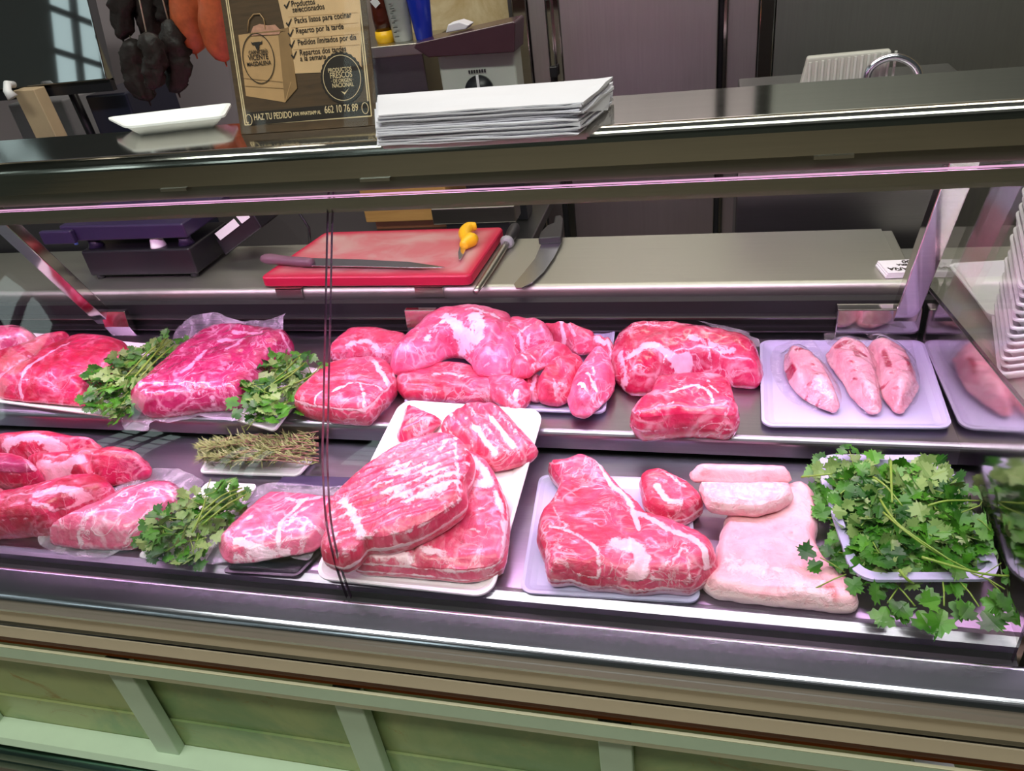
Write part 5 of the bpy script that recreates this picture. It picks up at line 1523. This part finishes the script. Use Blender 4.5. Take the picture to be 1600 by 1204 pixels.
# --- tray with three wrapped bones
tray('serving_tray', [(1190, 665), (1490, 668), (1443, 531), (1187, 531)], SH, 0.010, 0.010, 0.016, mat=MT['plastic_tray'], label='milky plastic tray at the right end of the upper shelf holding three wrapped trotters')
S3 = SH.up(TF)
tr = [(((705, 150), (735, 143), (765, 148), (800, 170), (832, 210), (862, 270), (885, 340), (892, 372), (880, 399), (862, 392), (820, 372), (768, 335), (728, 285), (702, 205)), 'leftmost film wrapped pale trotter of the three on the right shelf tray', [((740, 160), (780, 160)), ((780, 300), (770, 310)), ((715, 200), (730, 230)), ((870, 380), (885, 392))]),
      (((862, 155), (880, 130), (905, 120), (955, 120), (1008, 150), (1030, 205), (1042, 290), (1049, 380), (1036, 403), (1015, 400), (985, 372), (948, 325), (922, 262), (880, 200)), 'middle film wrapped trotter, the one with dark red spots at its top', [((890, 140), (940, 135)), ((960, 160), (1000, 180)), ((950, 150), (970, 190)), ((1030, 380), (1038, 395))]),
      (((1015, 125), (1060, 114), (1118, 135), (1160, 168), (1182, 230), (1192, 300), (1165, 350), (1134, 399), (1112, 396), (1080, 345), (1060, 280), (1048, 210), (1030, 160)), 'rightmost film wrapped trotter, the one nearest the end panel', [((1070, 160), (1090, 220)), ((1150, 180), (1175, 240)), ((1120, 380), (1130, 392))])]
fo_ = [((650, 160), (700, 140), (790, 130), (850, 200), (890, 280), (905, 330), (900, 400), (860, 402), (760, 385), (690, 340), (640, 240)),
       ((840, 145), (860, 110), (900, 112), (1020, 140), (1050, 220), (1060, 380), (1045, 405), (980, 405), (930, 330), (905, 260)),
       ((985, 112), (1060, 108), (1130, 125), (1175, 150), (1200, 290), (1190, 370), (1140, 404), (1100, 400), (1060, 350), (1035, 210))]
for i, (ol, lb, tn) in enumerate(tr):
    o_ = b4(*ol)
    rt = empty('wrapped_trotter', tuple(S3.hit(sum(q[0] for q in o_) / len(o_), sum(q[1] for q in o_) / len(o_))), lb, 'wrapped meat', 'film wrapped trotters on the right tray')
    lump('trotter', o_, S3, 0.030, MT['trotter'], rt, e=0.35, w=0.020, wob=0.22, wobs=40, fat0=0.15, tint=[(b4(*q), 0.0065, 1.0) for q in tn] + [([(x_, y_), (x_ + 5, y_ + 3)], 0.0035, 0.8) for x_, y_ in [(o_[1][0] * .6 + o_[8][0] * .4 + dx_, o_[1][1] * .6 + o_[8][1] * .4 + dy_) for dx_, dy_ in ((0, -12), (6, 8), (-4, 14), (12, 30), (3, -2))]], res=0.0032,
         crease=[(b4(tn[0][0], tn[1][0]), 0.004, 0.004)], seed=50 + i, lift=0.001)
    film_sheet('plastic_film', b4(*fo_[i]), S3, rt, MT['film_clear'], core=footprint(o_, S3, 0.03), core_h=0.0275, h=0.002, wave=0.0035, res=0.004, seed=5 + i)

# =================================================================== FOOD, LOWER DECK
G3 = 'red beef heaped at the left of the lower deck'
piece('beef_piece', 'flat marbled beef piece farthest back at the left of the lower deck', 'meat', G3,
      outline=c8((-80, 110), (0, 92), (100, 62), (220, 60), (330, 90), (430, 112), (442, 145), (370, 165), (250, 190), (110, 200), (0, 175), (-80, 170)), surf=DK, h=0.040, mat=MT['beef'], e=0.4, w=0.03,
      fat=[(c8((20, 110), (150, 95), (260, 120)), 0.016, 0.9), (c8((100, 160), (250, 150)), 0.010, 0.8)], seed=61)
piece('beef_piece', 'red beef piece with deep red end, farthest right in the left heap', 'meat', G3,
      outline=c8((120, 200), (240, 172), (370, 150), (480, 138), (590, 145), (642, 180), (658, 240), (612, 272), (560, 292), (490, 312), (380, 305), (290, 300), (210, 305), (160, 255)), surf=DK, h=0.046, mat=MT['beef'], e=0.4, w=0.03, wob=.18,
      fat=[(c8((150, 210), (260, 210), (360, 190)), 0.014, 0.9), (c8((300, 240), (400, 220)), 0.006, .6)], tint=[(c8((560, 180), (640, 230)), 0.03, .5)], crease=[(c8((380, 180), (410, 240), (470, 250)), 0.006, 0.010)], seed=62)
piece('beef_piece', 'dark maroon cut beef face at the left frame edge of the lower deck', 'meat', G3,
      outline=c8((-80, 165), (0, 155), (50, 160), (110, 192), (170, 250), (202, 305), (150, 332), (80, 328), (0, 318), (-80, 312)), surf=DK, h=0.050, mat=MT['beef'], e=0.85, w=0.014, lean=(.95, .1),
      fat=[(c8((115, 195), (200, 290)), 0.006, .9)], bands=[(0, 0), (.85, 0), (.95, .7), (1, .7)], tint=[(c8((-60, 230), (120, 250)), 0.05, .9)], seed=63)
piece('beef_piece', 'small pale beef end at the left frame edge below the maroon cut', 'meat', G3,
      outline=c8((-80, 335), (0, 328), (60, 316), (125, 340), (70, 372), (0, 392), (-80, 396)), surf=DK, h=0.044, lift=0.0, mat=MT['beef'], e=.5, w=.02, fat=[(c8((0, 345), (80, 340)), .008, .7)], seed=64)
piece('beef_piece', 'big beef piece with a broad cut brown red front face, nearest in the left heap', 'meat', G3,
      outline=c8((-80, 420), (0, 385), (60, 362), (150, 330), (230, 288), (330, 250), (440, 243), (484, 310), (470, 362), (390, 412), (330, 462), (284, 484), (240, 530), (130, 537), (30, 548), (-80, 545)), surf=DK, h=0.058, mat=MT['beef'], e=0.78, w=0.025, lean=(.95, .05),
      fat=[(c8((180, 360), (290, 340), (390, 350)), 0.014, 0.95), (c8((150, 400), (250, 400)), 0.006, .8), (c8((300, 420), (280, 450)), .006, .7), (c8((120, 350), (240, 300)), .005, .6)], bands=[(0, .5), (.1, .05), (.8, .05), (.92, .7), (1, .8)], seed=65)

vm = c8((690, 267), (770, 272), (818, 322), (792, 380), (742, 450), (655, 540), (592, 590), (500, 592), (400, 590), (310, 580), (235, 560), (290, 500), (380, 430), (460, 380), (560, 312))
vf = c8((175, 550), (240, 500), (330, 440), (480, 350), (600, 280), (700, 235), (800, 240), (880, 275), (912, 310), (830, 350), (750, 378), (758, 440), (660, 550), (642, 572), (540, 610), (400, 640), (290, 622), (200, 592))
vp2 = empty('vacuum_pack', tuple(DK.hit(190, 800)), 'vacuum packed rose pink beef cut in wrinkled film left of the lower parsley', 'vacuum packed meat')
lump('beef', vm, DK, 0.046, MT['pork_vac'], vp2, e=0.4, w=0.035, lift=0.003, lean=(.8, .1), fat=[(c8((300, 520), (420, 440), (560, 340), (640, 300)), 0.012, 0.55), (c8((760, 290), (790, 330)), .006, .4)],
     tint=[(c8((560, 350), (640, 400), (700, 430)), 0.030, 0.42), (c8((770, 290), (800, 330)), .008, .8)], seed=66)
film_sheet('plastic_film', vf, DK, vp2, MT['film'], core=footprint(vm, DK, 0.046, (.8, .1), 4), core_h=0.0, h=0.004, wave=0.005, seed=7)

tray('serving_tray', c8((610, 628), (905, 652), (1150, 303), (928, 290)), DK, 0.010, 0.010, 0.008, mat=MT['white'], label='narrow white tray on the lower deck under the front parsley bunch')
herb('parsley_bunch', 'parsley bunch on the narrow white tray of the lower deck', 'parsley',
     c8((660, 530), (700, 490), (780, 440), (850, 360), (920, 310), (1010, 290), (1080, 310), (1070, 370), (1000, 430), (950, 500), (910, 590), (850, 620), (760, 610), (690, 590)), DK.up(TF), 0.036, 70, 0.027,
     [(cv([(780, 520), (860, 470), (900, 380)], 0, 650, .35), .0), ][:0] + [([(300, 832, .035), (315, 800, .045), (322, 775, .04)], 0.0013), ([(310, 815, .04), (350, 780, .045), (383, 766, .03)], 0.0015), ([(315, 820, .035), (355, 788, .04), (385, 772, .03)], 0.0015), ([(305, 810, .04), (345, 775, .045), (378, 762, .03)], 0.0015)], 13,
     free=[(358, 762, .045, 0, -12, .02), (240, 840, .02, -12, 4, .024), (310, 858, .012, -2, 12, .028), (290, 852, .014, -6, 10, .024)])

# --- rosemary
tray('serving_tray', c8((888, 250), (1330, 266), (1405, 182), (930, 180)), DK, 0.008, 0.010, 0.008, mat=MT['white'], label='white tray at the back of the lower deck under the rosemary')
rng = random.Random(5)
ro = empty('rosemary_bunch', tuple(DK.hit(400, 715, 0.004)), 'dry looking olive green rosemary bunch on a white tray under the upper shelf', 'rosemary')
nd_, tw = MB(), MB()
DR = DK.up(TF + 0.001)
for k in range(95):
    x0_, y0_ = rng.uniform(312, 415), rng.uniform(690, 722)
    L_ = rng.uniform(70, 130); dy = rng.uniform(-14, 10)
    hz0, hz1 = rng.uniform(0.004, 0.034), rng.uniform(0.006, 0.028)
    A0 = Vector(DR.hit(x0_, y0_, hz0)); A1 = Vector(DR.hit(min(x0_ + L_, 498), y0_ + dy - 4, hz1))
    mid = (A0 + A1) / 2 + Vector((0, 0, rng.uniform(0, 0.008)))
    P = [Vector(q) for q in smooth_open([tuple(A0), tuple(mid), tuple(A1)], 5)]
    P = [Vector((q.x, q.y, max(q.z, DR.z(q.x, q.y) + 0.001))) for q in P]
    tw.tube(P, [0.0005 + 0.0004 * i / len(P) for i in range(len(P))], 5)
    ax = (A1 - A0).normalized()
    nn_ = 30 if k < 80 else 14
    for j in range(nn_):
        t = rng.random() ** 1.7; q = P[min(int(t * (len(P) - 1)), len(P) - 2)].lerp(P[min(int(t * (len(P) - 1)) + 1, len(P) - 1)], rng.random())
        d = (-ax * rng.uniform(0.5, 1.2) + Vector((rng.gauss(0, .5), rng.gauss(0, .5), rng.gauss(0.1, .45)))).normalized()
        Ln = rng.uniform(0.010, 0.019); s_ = d.cross(Vector((0, 0, 1))).normalized() * 0.0011; up_ = d.cross(s_).normalized() * 0.0004
        e_ = q + d * Ln; e_.z = max(e_.z, DR.z(e_.x, e_.y) + 0.001)
        m2 = q.lerp(e_, .5)
        nd_.add([q, m2 + s_, e_, m2 - s_, m2 + up_], [(0, 1, 4), (1, 2, 4), (2, 3, 4), (3, 0, 4), (0, 3, 2, 1)], 0)
nd_.build('needles', MT['needle'], ro, fix=False); tw.build('twigs', MT['twig'], ro)

# --- flat pork pack
tag(tray('black_tray', [(345, 893), (465, 900), (505, 858), (400, 850)], DK, 0.006, 0.008, 0.008, mat=MT['black']), 'flat dark tray showing under the front of the pale vacuum packed pork', 'tray')
vm = c8((1200, 325), (1330, 330), (1440, 342), (1540, 345), (1545, 400), (1470, 440), (1455, 520), (1400, 592), (1250, 622), (1130, 650), (1040, 652), (1000, 622), (985, 560), (1030, 500), (1110, 410))
vf = c8((840, 662), (930, 580), (1000, 480), (1070, 385), (1170, 325), (1250, 313), (1450, 330), (1560, 338), (1560, 420), (1475, 545), (1412, 612), (1368, 662), (1250, 630), (1100, 668), (950, 672))
vp3 = empty('vacuum_pack', tuple(DK.hit(430, 825)), 'vacuum packed pale pink pork slice just left of the glass seam, lower deck', 'vacuum packed meat')
DV = DK.up(0.008)
lump('pork', vm, DV, 0.026, MT['pork_vac'], vp3, e=0.4, w=0.02, lift=0.001, lean=(.8, .1), fat=[(c8((1060, 560), (1180, 590), (1260, 580)), 0.012, 0.95), (c8((1280, 370), (1340, 400), (1260, 480), (1240, 560)), 0.006, 0.85), (c8((1040, 610), (1150, 620)), .012, .9), (c8((1400, 400), (1300, 470), (1420, 500)), .006, .7), (c8((1350, 390), (1420, 360)), .01, .7)], seed=67)
film_sheet('plastic_film', vf, DK, vp3, MT['film'], core=footprint(vm, DK, 0.026, (.8, .1), 4), core_h=0.006, h=0.004, wave=0.004, seed=9, lift=0.0065)
tag(MB().prism([tuple(DK.hit(x, y)) for x, y in ((432, 762), (446, 746), (600, 752), (596, 768))], (0, 0, 0.006)).build('dark_mat', plain('purple_mat', (0.05, 0.035, 0.09), 0.4), bevel=0.001), 'dark purple flat mat at the back of the lower deck behind the pale pork', 'mat')

# --- big white tray leaning from the deck onto the shelf edge
Pf = DK.hit(488, 890, 0.002); Pf2 = DK.hit(774, 929, 0.002); Pb = shelf.hit(735, 632, 0.008)
edge = Surf(*[0, 0, 0])
LT = surf3(np.array([Pf[0], 0.612, DK.z(0, 0.612) + 0.0005]), np.array([Pf2[0], 0.612, DK.z(0, 0.612) + 0.0005]), np.array([0, 0.849, shelf.z(0, 0.849) + 0.0022]))
tray('foam_tray', [(487, 902), (768, 932), (850, 640), (627, 624)], LT, 0.014, 0.016, 0.022, label='large white foam tray tilted against the shelf edge under the pork belly and ribs')
T4 = LT.up(TF)
piece('pork_belly', 'lower pork belly slab with layered pale edge on the large tilted white tray', 'meat', 'pork on the tilted white tray',
      outline=b2_((850, 372), (920, 378), (990, 430), (1050, 540), (1105, 720), (1103, 900), (1082, 1040), (1000, 1082), (880, 1102), (700, 1082), (500, 1068), (288, 1048), (300, 955), (420, 910), (560, 850), (700, 700), (800, 500)), surf=T4, h=0.032, mat=MT['belly'], e=0.82, w=0.012, lean=(.8, .05),
      fat=[(b2_((880, 400), (960, 470), (1010, 560), (920, 560)), 0.012, .9), (b2_((1040, 600), (1090, 760), (1085, 960)), 0.008, .75), (b2_((640, 920), (760, 950)), 0.010, .7), (b2_((330, 940), (560, 960)), .014, .75), (b2_((880, 800), (960, 830)), .004, .5), (b2_((900, 690), (980, 700)), .004, .5)],
      tint=[(b2_((860, 760), (1000, 800), (960, 900)), 0.02, .5)], crease=[(b2_((600, 870), (590, 960), (640, 1000), (850, 990), (1050, 985)), 0.003, 0.006)], bands=[(0, .95), (.14, .9), (.2, .1), (.38, .1), (.45, .9), (.55, .2), (.78, .1), (.88, .7), (1, .6)], seed=71)
T5 = surf3(T4.hit(560, 880, 0.028), T4.hit(740, 800, 0.034), T4.hit(700, 680, 0.014))
piece('pork_belly', 'upper pork belly slab with rib stripes and layered cut edge on the tilted tray', 'meat', 'pork on the tilted white tray',
      outline=b2_((300, 500), (400, 415), (560, 312), (700, 270), (800, 275), (852, 320), (905, 400), (900, 500), (865, 560), (872, 670), (800, 740), (700, 812), (560, 890), (440, 925), (340, 925), (290, 1000), (220, 1042), (130, 1015), (108, 960), (130, 850), (115, 740), (190, 620)), surf=T5, h=0.040, lift=0.0, mat=MT['belly'], e=0.84, w=0.014, lean=(.85, .1),
      fat0=0.30, fat=[(b2_((480, 480), (700, 500), (780, 560), (600, 620), (450, 600)), 0.030, .62), (b2_((720, 420), (780, 300)), 0.010, .6), (b2_((200, 650), (260, 740), (300, 820)), 0.012, .8), (b2_((150, 700), (160, 850)), 0.010, .5), (b2_((820, 300), (840, 640)), .005, .8)],
      tint=[(b2_((345, 590), (390, 640), (370, 700)), 0.010, .9), (b2_((400, 700), (480, 705)), 0.010, .8), (b2_((330, 510), (420, 440)), 0.014, .5), (b2_((250, 860), (180, 940)), .016, .6), (b2_((820, 330), (850, 470)), .010, .6)],
      rib=((640, 690), (662, 790), 0.0135, 0.0013), crease=[(b2_((300, 560), (380, 545)), 0.004, .002), (b2_((520, 400), (650, 350)), .004, .003)], bands=[(0, .9), (.10, .85), (.16, .1), (.34, .1), (.42, .95), (.5, .9), (.56, .0), (.86, .0), (.94, .5), (1, .6)], seed=72)
T6 = T4
piece('pork_ribs', 'rack of pork ribs at the upper right of the tilted white tray', 'meat', 'pork on the tilted white tray',
      outline=b2_((900, 100), (980, 98), (1060, 115), (1130, 200), (1200, 290), (1268, 378), (1222, 430), (1130, 462), (1040, 482), (960, 412), (860, 335), (780, 275), (748, 215), (820, 150)), surf=T6, h=0.028, lift=0.001, mat=MT['belly'], e=0.7, w=0.014, lean=(.8, .1),
      fat0=.28, fat=[(b2_((940, 250), (1040, 380)), 0.012, .8), (b2_((1020, 200), (1140, 350)), 0.010, .7), (b2_((900, 330), (1020, 440)), .005, .6)], tint=[(b2_((820, 240), (870, 190)), 0.010, .9), (b2_((960, 130), (1060, 160)), 0.014, .5), (b2_((1060, 450), (1230, 390)), 0.008, .9)],
      rib=((740, 700), (810, 660), 0.014, 0.0022), bands=[(0, .4), (.3, .0), (.7, .2), (1, .3)], seed=73)
piece('pork_triangle', 'small dark pink triangular pork piece at the top left of the tilted white tray', 'meat', 'pork on the tilted white tray',
      outline=b2_((555, 108), (640, 148), (732, 196), (690, 255), (605, 302), (530, 325), (512, 292), (535, 205)), surf=T4, h=0.020, mat=MT['neck'], e=0.6, w=0.012, tint=[(b2_((600, 170), (640, 250)), .02, .5)], crease=[(b2_((540, 280), (660, 210)), .004, .004)], seed=74)

# --- shoulder chop tray
tray('serving_tray', [(812, 925), (1095, 941), (1076, 747), (843, 741)], DK, 0.008, 0.010, 0.014, mat=MT['plastic_tray'], label='milky plastic tray on the lower deck under the large bent pork shoulder slab')
S5 = DK.up(TF)
piece('pork_shoulder_slab', 'large bent pork shoulder slab with a pale rind edge on the lower deck', 'meat',
      outline=b3((215, 102), (280, 105), (350, 75), (430, 112), (480, 170), (530, 240), (600, 310), (640, 362), (740, 400), (860, 460), (912, 512), (932, 600), (882, 650), (820, 690), (700, 682), (580, 697), (480, 672), (400, 672), (320, 642), (225, 645), (210, 570), (173, 460), (180, 370), (220, 310), (255, 240), (262, 182)), surf=S5, h=0.042, mat=MT['pork_cut'], e=0.72, w=0.016, lean=(.9, .05), wob=.14,
      fat=[(b3((420, 110), (480, 200), (560, 290), (600, 400)), 0.006, .9), (b3((600, 340), (700, 400), (850, 470), (900, 560)), 0.008, .85), (b3((220, 400), (330, 430), (420, 500), (430, 600)), 0.005, .8), (b3((500, 480), (590, 500), (620, 560), (560, 620)), 0.017, .9), (b3((200, 450), (240, 600), (380, 630)), .005, .8), (b3((260, 190), (240, 330), (300, 400)), .005, .6),
           (b3((640, 600), (760, 540), (790, 480)), .003, .8), (b3((800, 480), (830, 620)), .004, .7), (b3((700, 660), (800, 600)), .003, .6), (b3((350, 220), (450, 240)), .003, .8), (b3((260, 480), (300, 560)), .008, .5)],
      tint=[(b3((420, 370), (520, 380)), .02, .35)], crease=[(b3((470, 200), (540, 300), (605, 405), (540, 430)), 0.004, .006), (b3((430, 560), (450, 660)), .006, .006), (b3((620, 560), (590, 680)), .005, .005), (b3((760, 520), (820, 560), (830, 640)), .004, .004)],
      bands=[(0, .95), (.3, .9), (.4, .3), (.55, .8), (.65, .1), (.85, .2), (1, .7)], seed=81)
piece('pork_chunk', 'small square pork chunk with layered fat beside the large bent shoulder slab', 'meat',
      outline=b3((615, 162), (690, 140), (770, 188), (835, 245), (870, 320), (800, 390), (722, 403), (680, 372), (640, 332), (620, 235)), surf=S5, h=0.040, mat=MT['pork_cut'], e=0.78, w=0.014, lean=(.9, .05), tilt=(0, 0.8),
      fat=[(b3((680, 220), (720, 280), (780, 290)), .008, .95), (b3((700, 160), (800, 230)), .006, .7)], bands=[(0, .9), (.15, .1), (.3, .8), (.4, .1), (.6, .85), (.7, .0), (.9, .3), (1, .8)], seed=82)

# --- lard
piece('lard_slab', 'large flat pale pink lard slab at the right of the lower deck', 'lard',
      outline=b3((990, 350), (1060, 320), (1180, 300), (1240, 210), (1305, 196), (1350, 245), (1366, 370), (1352, 470), (1420, 590), (1500, 660), (1532, 735), (1512, 772), (1380, 760), (1220, 742), (1080, 725), (930, 700), (888, 662), (932, 595), (950, 490), (970, 410)), surf=DK, h=0.026, mat=MT['lard'], e=0.75, w=0.012, lean=(.8, .05), wob=.12,
      fat0=.25, fat=[(b3((1000, 560), (1200, 600), (1400, 700)), .03, .6)], tint=[(b3((1420, 650), (1440, 690)), .012, .8), (b3((1385, 735), (1400, 750)), .005, .7), (b3((1250, 420), (1260, 425)), .006, .6), (b3((1190, 340), (1000, 370)), .006, .45)],
      crease=[(b3((1258, 215), (1300, 240), (1340, 330)), .003, .002), (b3((1250, 440), (1300, 460), (1350, 472)), .003, .004), (b3((1000, 450), (1180, 510)), .003, .0015)], bands=[(0, .9), (.6, .7), (1, .4)], seed=83, bumps=[(b3((950, 680), (1200, 720), (1480, 750)), .014, .004)])
mb_ = MB().tube([tuple(DK.hit(*b3((1072, 414))[0], 0.0262)), tuple(DK.hit(*b3((1072, 414))[0], 0.0285))], 0.0018, 10)
LS = DK.up(0.0262)
piece('lard_strip', 'thick white lard strip lying in front across the top of the lard slab', 'lard', 'lard strips on the slab',
      outline=b3((872, 196), (1000, 205), (1245, 202), (1257, 270), (1205, 318), (1110, 355), (1000, 347), (905, 327), (885, 262)), mixl=0.85, surf=LS, h=0.024, mat=MT['lard'], e=0.85, w=0.007, lean=(.9, .02), fat0=.5, bands=[(0, .3), (1, .6)], seed=84)
piece('lard_strip', 'rolled pale lard strip behind, half under the shelf edge above the lard slab', 'lard', 'lard strips on the slab',
      outline=b3((833, 150), (868, 113), (950, 110), (1050, 114), (1228, 126), (1247, 162), (1242, 198), (1100, 212), (940, 203), (876, 195), (845, 188)), surf=LS, h=0.024, mat=MT['lard'], e=0.5, w=0.014, lean=(.9, .1), fat0=.25, tint=[(b3((940, 120), (980, 118)), .006, .7)], seed=85)

# --- parsley tray
tray('deep_tray', b5((455, 905), (1415, 900), (1030, 122), (200, 118)), DK, 0.034, 0.018, 0.026, mat=MT['plastic_tray'], lip=0.010, th=0.004, label='deep white plastic tray full of parsley at the right end of the lower deck')
PT = DK.up(0.012)
herb('parsley_heap', 'big heap of fresh parsley filling the deep white tray at the right', 'parsley',
     b5((300, 230), (350, 190), (450, 200), (650, 205), (850, 220), (980, 230), (1090, 330), (1170, 440), (1230, 600), (1270, 740), (1240, 830), (1060, 860), (800, 830), (580, 850), (470, 800), (410, 690), (370, 480)), PT, 0.026, 360, 0.028,
     [([(1375, 780, .05), (1400, 815, .056), (1440, 845, .054), (1490, 878, .048)], .0014), ([(1380, 800, .052), (1415, 830, .056), (1455, 858, .05), (1520, 893, .04)], .0013), ([(1392, 720, .05), (1393, 760, .055), (1394, 785, .052)], .0016), ([(1252, 745, .03), (1280, 742, .04), (1300, 740, .04)], .0013),
      ([(1450, 790, .05), (1480, 782, .055), (1530, 782, .045)], .0014), ([(1405, 890, .034), (1418, 905, .03), (1428, 912, .02)], .0020), ([(1365, 745, .05), (1385, 760, .055), (1410, 790, .05)], .0014), ([(1440, 870, .05), (1530, 895, .045), (1590, 900, .04)], .0016)], 14,
     free=[(1302, 905, .02, 10, -4, .036), (1300, 880, .03, -12, -6, .030), (1398, 925, .012, -8, 12, .040), (1412, 925, .012, 10, 12, .042), (1330, 712, .045, -3, -8, .022), (1475, 925, .022, 0, 10, .040), (1515, 925, .022, 8, 12, .040), (1545, 905, .030, 10, 6, .036), (1560, 920, .025, 8, 12, .036), (1585, 925, .03, 4, 10, .032), (1530, 790, .045, 10, -3, .034), (1535, 815, .04, 8, 8, .030), (1570, 880, .035, 12, -6, .030), (1578, 845, .03, 8, -2, .022)], flip=0.3)
